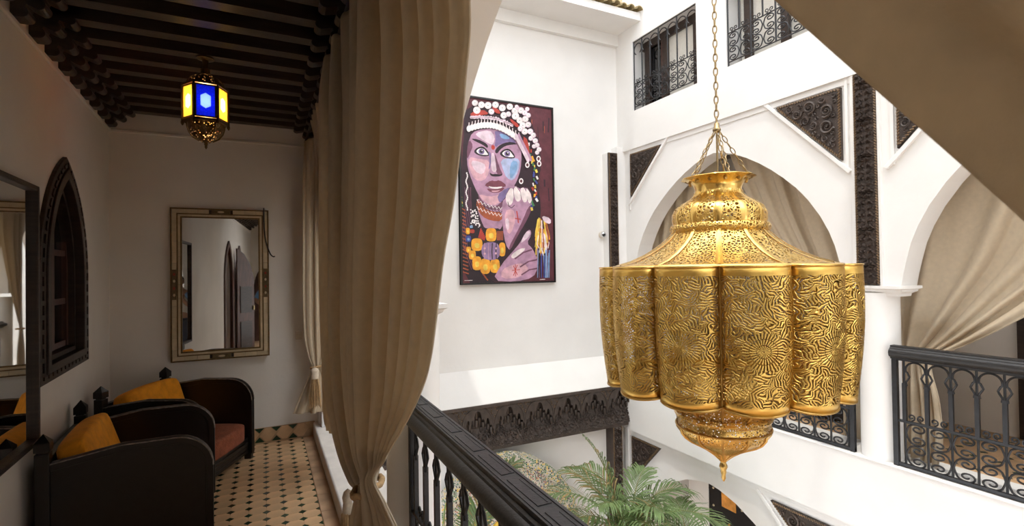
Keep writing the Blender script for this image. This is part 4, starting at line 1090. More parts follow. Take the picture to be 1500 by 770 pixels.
# ================================================================== BIG BRASS LANTERN
def brass_worm():
    m = bpy.data.materials.new('chased_brass'); m.use_nodes = True; N = m.node_tree.nodes; L = m.node_tree.links; b = N['Principled BSDF']; out = N['Material Output']
    def math_(op, a=None, b_=None, c=None):
        n = N.new('ShaderNodeMath'); n.operation = op
        for i, v in enumerate((a, b_, c)):
            if v is None: continue
            if isinstance(v, (int, float)): n.inputs[i].default_value = v
            else: L.new(v, n.inputs[i])
        return n.outputs[0]
    tc = N.new('ShaderNodeUVMap'); tc.uv_map = 'UVMap'
    oi = N.new('ShaderNodeObjectInfo')
    ad = N.new('ShaderNodeVectorMath'); ad.operation = 'ADD'; L.new(tc.outputs[0], ad.inputs[0])
    cb = N.new('ShaderNodeCombineXYZ'); L.new(math_('MULTIPLY', oi.outputs['Random'], 7.0), cb.inputs[2]); L.new(cb.outputs[0], ad.inputs[1])
    n1 = N.new('ShaderNodeTexNoise'); n1.inputs['Scale'].default_value = 17; n1.inputs['Detail'].default_value = 1.0; L.new(ad.outputs[0], n1.inputs['Vector'])
    vo = N.new('ShaderNodeTexVoronoi'); vo.inputs['Scale'].default_value = 31; L.new(ad.outputs[0], vo.inputs['Vector'])
    # worm stripes, phase broken per small cell
    cellr = N.new('ShaderNodeSeparateColor'); L.new(vo.outputs['Color'], cellr.inputs[0])
    # short strokes: every small cell has its own direction, bent by the noise
    th_ = math_('ADD', math_('MULTIPLY', cellr.outputs[0], 6.283), math_('MULTIPLY', n1.outputs['Fac'], 3.0))
    sb_ = N.new('ShaderNodeVectorMath'); sb_.operation = 'SUBTRACT'; L.new(ad.outputs[0], sb_.inputs[0]); L.new(vo.outputs['Position'], sb_.inputs[1]); sw_ = N.new('ShaderNodeSeparateXYZ'); L.new(sb_.outputs[0], sw_.inputs[0])
    pr_ = math_('ADD', math_('MULTIPLY', math_('ADD', sw_.outputs[0], math_('MULTIPLY', n1.outputs['Fac'], .035)), math_('COSINE', th_)), math_('MULTIPLY', sw_.outputs[1], math_('SINE', th_)))
    worm = math_('SINE', math_('ADD', math_('MULTIPLY', pr_, 520.0), math_('MULTIPLY', cellr.outputs[1], 6.283)))
    # medallion
    sx = N.new('ShaderNodeSeparateXYZ'); L.new(tc.outputs[0], sx.inputs[0])
    dx = sx.outputs[0]; dy = math_('SUBTRACT', sx.outputs[1], .27)
    r = math_('SQRT', math_('ADD', math_('MULTIPLY', dx, dx), math_('MULTIPLY', dy, dy)))
    th = math_('ARCTAN2', dy, dx)
    ring = math_('FLOOR', math_('DIVIDE', r, .026))
    med = math_('SINE', math_('ADD', math_('MULTIPLY', th, math_('ADD', 18, math_('MULTIPLY', ring, 9))), math_('MULTIPLY', r, 60)))
    fr_ = math_('FRACT', math_('DIVIDE', r, .026))
    gap = math_('GREATER_THAN', fr_, .12)
    med = math_('SUBTRACT', math_('MULTIPLY', math_('ADD', med, 1), gap), 1)
    mk = math_('LESS_THAN', r, .078)
    pat = N.new('ShaderNodeMix'); pat.data_type = 'FLOAT'; L.new(mk, pat.inputs[0]); L.new(worm, pat.inputs[2]); L.new(med, pat.inputs[3])
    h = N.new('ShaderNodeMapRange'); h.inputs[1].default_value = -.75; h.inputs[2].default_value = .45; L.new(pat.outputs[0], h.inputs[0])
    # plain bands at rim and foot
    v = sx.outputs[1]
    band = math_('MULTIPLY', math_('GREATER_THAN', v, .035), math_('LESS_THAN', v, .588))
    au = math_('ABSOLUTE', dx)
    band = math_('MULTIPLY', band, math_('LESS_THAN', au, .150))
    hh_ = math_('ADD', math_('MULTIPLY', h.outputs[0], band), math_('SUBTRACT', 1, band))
    rp = N.new('ShaderNodeValToRGB'); e = rp.color_ramp.elements; e[0].position = .12; e[0].color = (.36, .21, .045, 1); e[1].position = .75; e[1].color = (.76, .49, .125, 1)  # grooves coloured darker than ridges: patina plus painted recess shade
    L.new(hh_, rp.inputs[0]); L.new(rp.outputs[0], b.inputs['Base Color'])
    b.inputs['Metallic'].default_value = .92; b.inputs['Roughness'].default_value = .34
    bp = N.new('ShaderNodeBump'); bp.inputs['Strength'].default_value = 1.0; bp.inputs['Distance'].default_value = .012; L.new(hh_, bp.inputs['Height']); L.new(bp.outputs[0], b.inputs['Normal'])
    # real holes in the deepest cuts
    tr = N.new('ShaderNodeBsdfTransparent'); mx = N.new('ShaderNodeMixShader')
    hole = math_('LESS_THAN', hh_, .26)
    L.new(hole, mx.inputs[0]); L.new(b.outputs[0], mx.inputs[1]); L.new(tr.outputs[0], mx.inputs[2]); L.new(mx.outputs[0], out.inputs[0])
    return m
def brass_pierced(name, scale, thr, col=(.86, .58, .17), dark=(.58, .37, .10), holes=True):
    m = bpy.data.materials.new(name); m.use_nodes = True; N = m.node_tree.nodes; L = m.node_tree.links; b = N['Principled BSDF']; out = N['Material Output']
    tc = N.new('ShaderNodeTexCoord'); vo = N.new('ShaderNodeTexVoronoi'); vo.feature = 'DISTANCE_TO_EDGE'; vo.inputs['Scale'].default_value = scale; L.new(tc.outputs['Object'], vo.inputs['Vector'])
    mr = N.new('ShaderNodeMapRange'); mr.inputs[1].default_value = thr; mr.inputs[2].default_value = thr+.06; mr.inputs[3].default_value = 1; mr.inputs[4].default_value = 0; L.new(vo.outputs['Distance'], mr.inputs[0])
    rp = N.new('ShaderNodeValToRGB'); rp.color_ramp.elements[0].color = (*dark, 1); rp.color_ramp.elements[1].color = (*col, 1); L.new(mr.outputs[0], rp.inputs[0]); L.new(rp.outputs[0], b.inputs['Base Color'])
    b.inputs['Metallic'].default_value = .92; b.inputs['Roughness'].default_value = .28
    bp = N.new('ShaderNodeBump'); bp.inputs['Strength'].default_value = .6; bp.inputs['Distance'].default_value = .004; L.new(mr.outputs[0], bp.inputs['Height']); L.new(bp.outputs[0], b.inputs['Normal'])
    if holes:
        tr = N.new('ShaderNodeBsdfTransparent'); mx = N.new('ShaderNodeMixShader'); lt = N.new('ShaderNodeMath'); lt.operation = 'LESS_THAN'; lt.inputs[1].default_value = .1; L.new(mr.outputs[0], lt.inputs[0])
        L.new(lt.outputs[0], mx.inputs[0]); L.new(b.outputs[0], mx.inputs[1]); L.new(tr.outputs[0], mx.inputs[2]); L.new(mx.outputs[0], out.inputs[0])
    return m
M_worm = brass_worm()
M_pier = brass_pierced('pierced_brass', 62, .11)
M_pierlow = brass_pierced('pierced_brass_lower', 75, .16, col=(.66, .42, .12))
M_brass = mat('polished_brass', (.86, .57, .17), .24, metal=.95, var=.12, vscale=12)
M_brassd = mat('dull_brass', (.52, .33, .10), .34, metal=.9, var=.2, vscale=14)
LX, LY = 2.248, 1.987
bigl = thing('brass_lantern', 'huge pierced brass lantern with scalloped drum hanging on a chain', 'lantern', None, (LX, LY, .42))
ph0 = math.atan2(-LY, -LX); oz = -.42
Rb, BU = .568, .082
def lobe_mesh(name):
    nu, nv = 16, 20; V = []; UV = []; F = []
    for j in range(nv+1):
        tv = j/nv; z = .965+(1.598-.965)*tv
        taper = 1-.055*(1-tv)**2-.012*math.sin(PI*tv)*0
        barrel = 1+.015*math.sin(PI*tv)
        for i in range(nu+1):
            u = -1+2*i/nu; th = u*PI/12
            r = (Rb+BU*(max(0, 1-abs(u)**2.3))**.6)*taper*barrel
            dz = -.018*(1-u*u)*(1-tv)**3
            V.append((r*math.cos(th), r*math.sin(th), z+oz+dz)); UV.append((u*.155, .63*tv))
    n = nu+1
    for j in range(nv):
        for i in range(nu): F.append((j*n+i, j*n+i+1, (j+1)*n+i+1, (j+1)*n+i))
    me = bpy.data.meshes.new(name); me.from_pydata(V, [], F); ul = me.uv_layers.new(name='UVMap')
    for p in me.polygons:
        p.use_smooth = True
        for li in p.loop_indices: ul.data[li].uv = UV[me.loops[li].vertex_index]
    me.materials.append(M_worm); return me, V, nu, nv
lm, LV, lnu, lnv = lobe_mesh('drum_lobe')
# rims and caps of one lobe
rimt = MB(); n_ = lnu+1
rimt.tube([Vector(LV[lnv*n_+i]) for i in range(n_)], .005, 6); rim_m = rimt.mesh('lobe_rim', M_brass, smooth=60)
rimb = MB(); rimb.tube([Vector(LV[i]) for i in range(n_)], .005, 6); rimb_m = rimb.mesh('lobe_foot_rim', M_brassd, smooth=60)
cap = MB(); top = [Vector(LV[lnv*n_+i]) for i in range(n_)]; cap.grid([top, [Vector((.50*math.cos(th), .50*math.sin(th), 1.600+oz)) for th in [(-1+2*i/lnu)*PI/12 for i in range(n_)]]]); cap_m = cap.mesh('lobe_cap', M_brass, smooth=60)
und = MB(); bot = [Vector(LV[i]) for i in range(n_)]; und.grid([bot, [Vector((.40*math.cos(th), .40*math.sin(th), .962+oz)) for th in [(-1+2*i/lnu)*PI/12 for i in range(n_)]]]); und_m = und.mesh('lobe_base', M_brassd, smooth=60)
seam = MB(); seam.tube([Vector(LV[j*n_]) for j in range(lnv+1)], .006, 6); seam_m = seam.mesh('lobe_seam', M_brassd, smooth=60)
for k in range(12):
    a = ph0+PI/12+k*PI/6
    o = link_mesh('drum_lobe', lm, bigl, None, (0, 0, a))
    so = o.modifiers.new('sheet', 'SOLIDIFY'); so.thickness = .0025
    for nm, me in (('lobe_rim', rim_m), ('lobe_foot_rim', rimb_m), ('lobe_cap', cap_m), ('lobe_base', und_m), ('lobe_seam', seam_m)):
        link_mesh(nm, me, o)
def facet(a, i, n=12, k=1.0):
    q = (a-ph0) % (2*PI/n)-PI/n; return 1-(1-math.cos(PI/n)/math.cos(q))*k
def lz(prof): return [(r, z+oz) for r, z in prof]
MB().lathe(lz([(.56, 1.601), (.48, 1.626), (.40, 1.662), (.33, 1.705), (.28, 1.745), (.247, 1.785)]), 72).build('skirt', M_pier, bigl, smooth=50)
MB().lathe(lz([(.575, 1.597), (.578, 1.601), (.575, 1.606), (.54, 1.612)]), 72).build('skirt_rim', M_brass, bigl, smooth=50)
for k in range(12):
    a = ph0+k*PI/6; d = Vector((math.cos(a), math.sin(a), 0)); p = Vector((-d.y, d.x, 0)); m = MB(); rows = []
    for r, z in [(.565, 1.606), (.48, 1.631), (.40, 1.667), (.33, 1.710), (.28, 1.750), (.247, 1.788)]:
        w_ = .012+.02*(r-.24); c = d*r+Vector((0, 0, z+oz)); rows.append([c-p*w_, c+Vector((0, 0, .006)), c+p*w_])
    m.grid(rows); m.build('skirt_rib', M_brass, bigl, smooth=60)
rg = MB(); rg.lathe(lz([(.236+.024*math.cos(t), 1.806+.026*math.sin(t)) for t in [2*PI*q/16 for q in range(17)]]), 64); rg.build('collar_ring', M_pier, bigl, smooth=60)
blb = [(.235, 1.826), (.240, 1.850), (.240, 1.885), (.225, 1.918), (.190, 1.945), (.150, 1.968), (.128, 1.99), (.122, 2.01)]
MB().lathe(lz(blb), 64, wob=lambda a, i: 1+.022*abs(math.sin((a-ph0)*6))).build('bulb', M_pier, bigl, smooth=60)
for k in range(12):
    a = ph0+k*PI/6; d = Vector((math.cos(a), math.sin(a), 0)); p = Vector((-d.y, d.x, 0)); m = MB(); rows = []
    for r, z in blb:
        c = d*(r*1.012+.001)+Vector((0, 0, z+oz)); w_ = .016*r/.24+.004; rows.append([c-p*w_-d*.003, c+d*.003, c+p*w_-d*.003])
    m.grid(rows); m.build('bulb_rib', M_brass, bigl, smooth=60)
MB().lathe(lz([(.122, 2.005), (.121, 2.025), (.127, 2.045), (.145, 2.064), (.172, 2.079), (.189, 2.084), (.191, 2.081), (.17, 2.073)]), 72, wob=lambda a, i: 1+(.018*math.sin(a*12) if i > 2 else 0)).build('flared_crown', M_brass, bigl, smooth=60)
for k in range(12):
    a = ph0+PI/12+k*PI/6; d = Vector((math.cos(a), math.sin(a), 0)); m = MB()
    q = d*.150+Vector((0, 0, 2.062+oz)); m.tube([q-d*.004, q+d*.006+Vector((0, 0, -.004))], [.011, .006], 8); m.build('crown_stud', M_brassd, bigl, smooth=60)
# lower part
MB().lathe(lz([(.46, .968), (.40, .945), (.34, .905), (.285, .865), (.245, .825), (.228, .806)]), 72, wob=lambda a, i: facet(a, i, 12, .8)).build('lower_funnel', M_pierlow, bigl, smooth=40)
for k in range(12):
    a = ph0+k*PI/6; d = Vector((math.cos(a), math.sin(a), 0)); m = MB()
    m.tube([d*r*1.005+Vector((0, 0, z+oz)) for r, z in [(.46, .966), (.40, .942), (.34, .902), (.285, .862), (.245, .823), (.23, .808)]], .008, 6); m.build('funnel_rib', M_brassd, bigl, smooth=60)
bowl = [(.225, .808), (.250, .800), (.256, .788), (.250, .776), (.240, .770), (.243, .745), (.240, .728)]
MB().lathe(lz(bowl), 72, wob=lambda a, i: facet(a, i, 12, .7)).build('bowl_band', M_pierlow, bigl, smooth=40)
bowl2 = [(.242, .730), (.236, .70), (.215, .672), (.180, .647), (.14, .627), (.10, .605), (.065, .580), (.042, .560), (.028, .545)]
MB().lathe(lz(bowl2), 72, wob=lambda a, i: facet(a, i, 12, .8)).build('bowl', M_pierlow, bigl, smooth=40)
rg = MB(); rg.lathe(lz([(.243+.006*math.cos(t), .729+.006*math.sin(t)) for t in [2*PI*q/8 for q in range(9)]]), 48); rg.build('bowl_ring', M_brassd, bigl, smooth=60)
for k in range(12):
    a = ph0+k*PI/6; d = Vector((math.cos(a), math.sin(a), 0)); m = MB()
    m.tube([d*r*1.004+Vector((0, 0, z+oz)) for r, z in bowl2], [.007]*5+[.006, .005, .004, .003], 5); m.build('bowl_rib', M_brassd, bigl, smooth=60)
MB().lathe(lz([(.085, .597), (.058, .573), (.040, .557), (.027, .543), (.022, .535)]), 24).build('bowl_tip', M_brass, bigl, smooth=60)
MB().lathe(lz([(.022, .537), (.014, .525), (.020, .513), (.022, .500), (.014, .484), (.016, .474), (.011, .455), (.012, .44), (.004, .422)]), 14, cap=True).build('finial', M_brassd, bigl, smooth=60)
# chains
def link_mesh_ring(w_, h_, r):
    m = MB(); pts = []
    for q in range(16):
        a = 2*PI*q/16; pts.append(Vector((w_*math.cos(a), 0, h_*math.sin(a))))
    m.tube(pts, r, 6, closed=True); return m.mesh('chain_link', M_chain, smooth=60)
lk = link_mesh_ring(.0105, .024, .0036); lks = link_mesh_ring(.009, .021, .0028)
z = 2.40; k = 0
while z < 6.2:
    link_mesh('chain_link', lk, bigl, (0, 0, z+oz), (0, 0, (PI/2)*(k % 2)+.5)); z += .039; k += 1
hb = MB(); hb.lathe(lz([(.004, 2.395), (.014, 2.385), (.016, 2.36), (.022, 2.355), (.022, 2.345), (.010, 2.335)]), 12); hb.build('chain_hub', M_chain, bigl, smooth=60)
rd = MB(); rd.tube([(0, 0, 2.34+oz), (0, 0, 1.95+oz)], .006, 8); rd.build('centre_rod', M_chain, bigl, smooth=60)
for q in range(5):
    a = ph0+.35+q*PI*2/5; A_ = Vector((.012*math.cos(a), .012*math.sin(a), 2.345+oz)); B_ = Vector((.165*math.cos(a), .165*math.sin(a), 2.075+oz)); n = 8
    dvec = (B_-A_).normalized(); rot = dvec.to_track_quat('Z', 'Y')
    for i in range(n):
        o = link_mesh('chain_link', lks, bigl, A_.lerp(B_, (i+.5)/n)); o.rotation_euler = (rot @ Matrix.Rotation((PI/2)*(i % 2), 3, 'Z').to_quaternion()).to_euler()
bm_ = MB().box((.5, LY-.06, 6.15), (XF+.2, LY+.06, 6.3)); tag(bm_.build('roof_beam', M_wood), 'dark beam spanning the courtyard that carries the brass lantern', 'beam')
# ================================================================== PAINTING
YP = 5.612
ptg = thing('framed_painting', 'tall portrait painting of a woman in a coin headdress on the white wall', 'painting', None, (2.77, YB, 2.54)); poff = Vector(ptg.location)
PX0, PX1, PZ0, PZ1 = 2.085, 3.385, 1.42, 3.685
fp = lambda x, z, w_: BACK(x, z, w_)-poff
MB().mbox(fp, (PX0, PZ0, 0), (PX1, PZ1, .043)).build('canvas_back', M_wood, ptg)
e = .022
for nm, a, b in (('frame_side', (PX0, PZ0, 0), (PX0+e, PZ1, .056)), ('frame_side', (PX1-e, PZ0, 0), (PX1, PZ1, .056)), ('frame_rail', (PX0+e, PZ0, 0), (PX1-e, PZ0+e, .056)), ('frame_rail', (PX0+e, PZ1-e, 0), (PX1-e, PZ1, .056))):
    MB().mbox(fp, a, b).build(nm, M_black, ptg)
PCOL = dict(maroon=(.105, .022, .032), plum=(.030, .010, .018), dark=(.018, .008, .013), lilac=(.46, .26, .38), pink=(.66, .38, .44), pale=(.74, .58, .66), blue=(.42, .47, .68), violet=(.21, .15, .32), shade=(.17, .065, .11), lip=(.19, .05, .075), white=(.86, .80, .80), cream=(.80, .70, .70), red=(.46, .045, .03), amber=(.86, .38, .03), yellow=(.86, .62, .10), green=(.06, .22, .08), navy=(.05, .07, .30), purple=(.30, .19, .34), rust=(.38, .09, .035), sky=(.22, .38, .62))
pm = []; pidx = {}
for i, (k, c) in enumerate(PCOL.items()):
    pidx[k] = i; pm.append(mat('paint_'+k, c, .55, var=.28 if k not in ('white', 'dark') else .12, vscale=13, bump=.2, bscale=60))
art = MB(); LAY = [0]
def A_(x, y): q = on(670+x/5.503, 140+y/5.503, 'y', YP); return (q.x, q.z)
def B_(x, y): q = on(670+x/5.131, 270+y/5.131, 'y', YP); return (q.x, q.z)
def clip(pt): return (min(max(pt[0], PX0+e), PX1-e), min(max(pt[1], PZ0+e), PZ1-e))
def smooth_poly(pts, it=2):
    for _ in range(it):
        out = []
        for i in range(len(pts)):
            a = pts[i]; b = pts[(i+1) % len(pts)]
            out += [(a[0]*.75+b[0]*.25, a[1]*.75+b[1]*.25), (a[0]*.25+b[0]*.75, a[1]*.25+b[1]*.75)]
        pts = out
    return pts
def paint(col, f, pts, sm=True, flat=True):
    if sm and len(pts) > 3: pts = smooth_poly(pts, 1)
    Q = [clip(f(*q)) for q in pts]; art.mi = pidx[col]; LAY[0] += 1; w_ = .0435+LAY[0]*.00003
    tri = tessellate_polygon([[Vector((a, b, 0)) for a, b in Q]])
    art.add([fp(a, b, w_) for a, b in Q], [tuple(t) for t in tri])
def disc(col, f, x, y, r, ry=None, n=12): paint(col, f, [(x+r*math.cos(2*PI*i/n), y+(ry or r)*math.sin(2*PI*i/n)) for i in range(n)], False)
def stroke(col, f, pts, w_):
    L_ = []; R_ = []
    for i, p in enumerate(pts):
        a = Vector(pts[max(i-1, 0)]); b = Vector(pts[min(i+1, len(pts)-1)]); d = (b-a).normalized(); n = Vector((-d.y, d.x))*w_/2; q = Vector(p); L_.append(tuple(q+n)); R_.append(tuple(q-n))
    paint(col, f, L_+R_[::-1], False)
prn = random.Random(31)
paint('maroon', A_, [(-200, -50), (820, 0), (820, 2000), (-200, 2000)], False)
# streaks in the ground colour
for i in range(14):
    x = prn.uniform(600, 740); y = prn.uniform(120, 760); stroke('rust' if i % 4 == 0 else 'plum', A_, [(x, y), (x+prn.uniform(-6, 6), y+prn.uniform(40, 120))], prn.uniform(4, 16))
paint('plum', A_, [(60, 30), (560, 90), (600, 220), (660, 400), (680, 560), (650, 700), (640, 900), (700, 1500), (0, 1500), (20, 700), (50, 400)])
paint('dark', B_, [(20, 0), (170, 20), (150, 110), (160, 250), (90, 300), (70, 420), (150, 560), (230, 700), (300, 745), (30, 745), (25, 300)])
paint('dark', B_, [(560, 40), (620, 60), (630, 230), (610, 330), (560, 330), (500, 330), (520, 240), (560, 160)])
# neck and face
paint('lilac', B_, [(150, 90), (340, 140), (345, 300), (320, 345), (210, 340), (175, 260), (150, 180)])
paint('shade', B_, [(150, 60), (200, 120), (270, 150), (345, 120), (345, 190), (250, 190), (180, 160)])
paint('lilac', A_, [(98, 330), (150, 275), (300, 262), (430, 315), (505, 390), (520, 480), (512, 590), (485, 680), (440, 760), (390, 800), (340, 880), (270, 895), (210, 860), (165, 790), (120, 690), (85, 590), (76, 480)])
paint('pale', A_, [(140, 300), (260, 272), (305, 330), (290, 400), (240, 378), (170, 335)])
paint('violet', A_, [(300, 270), (425, 318), (485, 385), (420, 368), (345, 392), (300, 420), (310, 340)])
paint('sky', A_, [(335, 300), (400, 318), (430, 350), (360, 350)])
paint('pink', A_, [(85, 490), (180, 510), (262, 520), (258, 620), (215, 690), (140, 680), (100, 600)])
paint('pale', A_, [(105, 520), (180, 530), (235, 560), (210, 640), (140, 610)])
paint('blue', A_, [(345, 515), (440, 500), (505, 510), (498, 600), (450, 690), (395, 660), (370, 600)])
paint('sky', A_, [(440, 520), (490, 530), (480, 610), (430, 680), (420, 600)])
paint('pink', A_, [(170, 790), (260, 815), (330, 800), (390, 770), (360, 850), (290, 890), (210, 850)])
paint('violet', A_, [(320, 800), (400, 740), (440, 745), (380, 830), (340, 870)])
paint('shade', A_, [(95, 350), (130, 400), (100, 470), (80, 520), (78, 430)])
paint('red', A_, [(278, 395), (300, 400), (305, 425), (288, 440), (272, 420)])
# brows, eyes
paint('dark', A_, [(108, 345), (165, 350), (225, 378), (248, 400), (245, 425), (205, 395), (150, 370)])
paint('dark', A_, [(300, 450), (325, 410), (375, 380), (440, 370), (492, 392), (440, 394), (385, 405), (345, 435), (320, 470)])
for cx, cy, sx in ((192, 450, 1), (400, 468, -1)):
    paint('dark', A_, [(cx-62*1, cy-2), (cx-30, cy-34), (cx+15, cy-44), (cx+52, cy-10), (cx+72, cy+34), (cx+20, cy+40), (cx-35, cy+26)])
    paint('white', A_, [(cx-42, cy-4), (cx-14, cy-28), (cx+22, cy-24), (cx+48, cy+8), (cx+62, cy+28), (cx+8, cy+27), (cx-24, cy+16)])
    disc('violet', A_, cx+3, cy-1, 24); disc('dark', A_, cx+3, cy-1, 13); disc('white', A_, cx+8, cy-8, 5)
    stroke('dark', A_, [(cx-52, cy-4), (cx-16, cy-32), (cx+24, cy-28), (cx+60, cy+20)], 7)
# nose
paint('shade', A_, [(300, 455), (322, 520), (345, 590), (368, 632), (350, 652), (318, 628), (300, 560)])
paint('violet', A_, [(250, 440), (276, 470), (270, 560), (250, 610), (262, 520)])
paint('pale', A_, [(272, 465), (298, 458), (312, 560), (318, 610), (292, 618), (272, 590)])
paint('dark', A_, [(258, 618), (285, 634), (310, 628), (345, 638), (368, 622), (352, 650), (305, 652), (272, 648)])
# lips
paint('lip', A_, [(216, 720), (272, 680), (308, 690), (340, 678), (405, 726), (350, 744), (300, 748), (250, 738)])
paint('white', A_, [(240, 728), (300, 738), (372, 730), (345, 750), (285, 750)])
paint('lip', A_, [(235, 745), (300, 756), (392, 735), (350, 778), (290, 784), (252, 768)])
paint('pink', A_, [(270, 765), (320, 764), (350, 760), (320, 776), (285, 776)])
# hair strands beside the face, braids
for i in range(9):
    x = 60+i*7; stroke('shade' if i % 2 else 'plum', B_, [(x-10, 20), (x-6, 180), (x-26, 330), (x-20, 470), (x+40, 640)], 5)
for i in range(18):
    stroke('rust', B_, [(32+i*.6, 180+i*28), (60+i*1.5, 195+i*28)], 9)
for i in range(12): stroke('rust', B_, [(50+i*14, 470+i*20), (76+i*14, 500+i*20)], 9)
for i in range(7): stroke('yellow' if i % 2 else 'green', B_, [(12+i*3, 10+i*22), (22+i*3, 34+i*22)], 10)
# collar band with zigzag
paint('rust', B_, [(150, 100), (195, 170), (260, 205), (338, 205), (336, 278), (250, 272), (185, 240), (140, 170)])
for off_, c in ((0, 'white'), (30, 'dark'), (58, 'white')):
    zz = []
    for i in range(15):
        t = i/14; x = 148+190*t; y = 122+off_*.9+95*t-38*t*t*1.0; zz.append((x, y+(11 if i % 2 else -9)))
    stroke(c, B_, zz, 6)
# white bead strands
for i in range(110):
    x = prn.uniform(100, 195); y = prn.uniform(190, 400)
    if abs((x-105)-(y-190)*.28) < 38: disc('white', B_, x, y, 6, n=7)
for i in range(22): disc('white', A_, 75+6*math.sin(i), 625+i*14, 6, 9, 7)
# necklace
paint('dark', B_, [(90, 300), (180, 330), (350, 330), (365, 500), (320, 600), (250, 690), (180, 640), (90, 520), (65, 380)])
for i in range(6):
    stroke('red', B_, [(178+i*6, 330+i*12), (160+i*8, 400+i*4)], 8); stroke('rust', B_, [(300+i*8, 350), (300+i*8, 420)], 6)
def bead(x, y, a, b, c='amber', c2='yellow'):
    paint(c, B_, [(x-a, y-b*.6), (x-a*.6, y-b), (x+a*.6, y-b), (x+a, y-b*.6), (x+a, y+b*.6), (x+a*.6, y+b), (x-a*.6, y+b), (x-a, y+b*.6)])
    paint(c2, B_, [(x-a*.5, y-b*.2), (x+a*.4, y-b*.3), (x+a*.5, y+b*.5), (x-a*.3, y+b*.6)])
for x, y, a, b in ((253, 378, 40, 50), (146, 452, 42, 47), (336, 488, 24, 52), (84, 490, 18, 22), (112, 530, 26, 34), (146, 592, 34, 52), (210, 614, 37, 58), (282, 612, 36, 52), (78, 350, 16, 24)): bead(x, y, a, b)
bead(82, 408, 20, 24, 'navy', 'sky'); bead(112, 352, 16, 14, 'red', 'rust'); bead(104, 318, 12, 10, 'sky', 'blue')
paint('purple', B_, [(180, 470), (205, 435), (290, 433), (318, 470), (320, 530), (290, 568), (210, 566), (182, 530)])
for x in (205, 235, 262, 292): stroke('lilac' if x % 2 else 'dark', B_, [(x, 440), (x-3, 500), (x, 562)], 7)
for x, y in ((205, 480), (290, 480), (205, 520), (288, 518)): disc('pink', B_, x, y, 8)
# upper hand
paint('lilac', B_, [(392, 20), (432, 8), (480, 40), (520, 20), (560, 85), (566, 150), (545, 220), (505, 300), (455, 380), (395, 500), (362, 455), (340, 330), (332, 130), (365, 100)])
paint('shade', B_, [(566, 150), (545, 220), (505, 300), (455, 380), (395, 500), (385, 470), (440, 370), (490, 270), (530, 170)])
for pts in ([(365, 75), (395, 25), (420, 30), (425, 90), (410, 150), (380, 160), (362, 120)], [(420, 30), (440, 10), (475, 60), (480, 110), (455, 135), (430, 110)], [(470, 30), (500, 20), (525, 70), (525, 125), (500, 140), (480, 100)], [(520, 20), (552, 70), (562, 120), (545, 150), (525, 120), (515, 60)]):
    paint('cream', B_, pts); stroke('shade', B_, pts[:4], 4)
stroke('dark', B_, [(378, 130), (386, 165), (408, 175), (430, 155)], 5)
paint('pink', B_, [(350, 200), (420, 180), (440, 260), (400, 380), (365, 350)])
paint('pale', B_, [(355, 260), (385, 250), (390, 330), (370, 350)])
stroke('red', B_, [(445, 200), (452, 245), (458, 290)], 8); stroke('red', B_, [(432, 255), (475, 262)], 7)
# lower hand
paint('lilac', B_, [(548, 335), (556, 380), (520, 440), (565, 482), (600, 560), (604, 625), (570, 700), (440, 732), (262, 722), (330, 600), (405, 515), (470, 440), (510, 360)])
paint('pale', B_, [(510, 360), (545, 345), (545, 385), (500, 425), (470, 445)])
paint('pink', B_, [(330, 640), (420, 600), (500, 590), (540, 640), (470, 700), (330, 712)])
for a, b in (((430, 560), (560, 490)), ((470, 620), (598, 565)), ((480, 680), (600, 630))): stroke('shade', B_, [a, ((a[0]+b[0])/2, (a[1]+b[1])/2-14), b], 11)
paint('cream', B_, [(400, 530), (470, 480), (520, 480), (450, 540), (410, 560)])
for a, b in (((420, 610), (450, 680)), ((450, 605), (420, 685)), ((410, 645), (470, 640)), ((435, 600), (436, 690))): stroke('red', B_, [a, b], 5)
# tassels on the right
for i in range(44):
    x = prn.uniform(585, 690); y = prn.uniform(280, 420); stroke(prn.choice(('amber', 'yellow', 'yellow', 'rust', 'cream')), B_, [(x+ (630-x)*.4, y-30), (x, y+60), (x+prn.uniform(-15, 15), y+prn.uniform(90, 140))], prn.uniform(5, 11))
for i in range(22):
    x = prn.uniform(600, 705); stroke(prn.choice(('navy', 'dark', 'sky', 'purple')), B_, [(x, 540+prn.uniform(-60, 0)), (x+prn.uniform(-10, 10), 700)], prn.uniform(4, 9))
paint('pale', B_, [(630, 232), (700, 255), (702, 300), (650, 285)])
# colourful braid beside the cheek
for i in range(30):
    t = i/29; x = 560+70*math.sin(t*2.2)*(1 if t < .6 else .8)+prn.uniform(-18, 18); y = 380+t*520; stroke(prn.choice(('yellow', 'green', 'red', 'navy', 'amber', 'white')), A_, [(x, y), (x+prn.uniform(-10, 18), y+26)], prn.uniform(10, 18))
# headdress: red cloth and coins
for pts in ([(100, 140), (200, 110), (260, 150), (180, 160), (110, 175)], [(270, 80), (330, 110), (350, 150), (300, 140)], [(420, 180), (500, 240), (480, 262), (430, 215)], [(520, 320), (570, 360), (585, 520), (560, 500)]): paint('red', A_, pts)
coins = [(140, 60, 25), (192, 75, 27), (245, 80, 29), (305, 75, 27), (360, 100, 28), (155, 118, 30), (272, 130, 24), (372, 160, 27), (410, 150, 22), (420, 90, 26), (462, 125, 28), (466, 165, 30), (510, 120, 26), (540, 140, 22), (500, 200, 26), (545, 190, 26), (570, 160, 20), (525, 240, 26), (568, 235, 24), (540, 290, 26), (585, 290, 24), (610, 320, 22), (590, 345, 20), (625, 365, 22), (640, 400, 20), (615, 410, 18), (655, 435, 20), (640, 460, 18), (480, 60+40, 18), (560, 110, 18), (505, 268, 22), (475, 90, 16)]
for x, y, r in coins: disc('cream' if r > 24 else 'pale', A_, x, y, r); disc('white', A_, x-2, y-3, r*.7); disc('maroon', A_, x, y, r*.13, n=7)
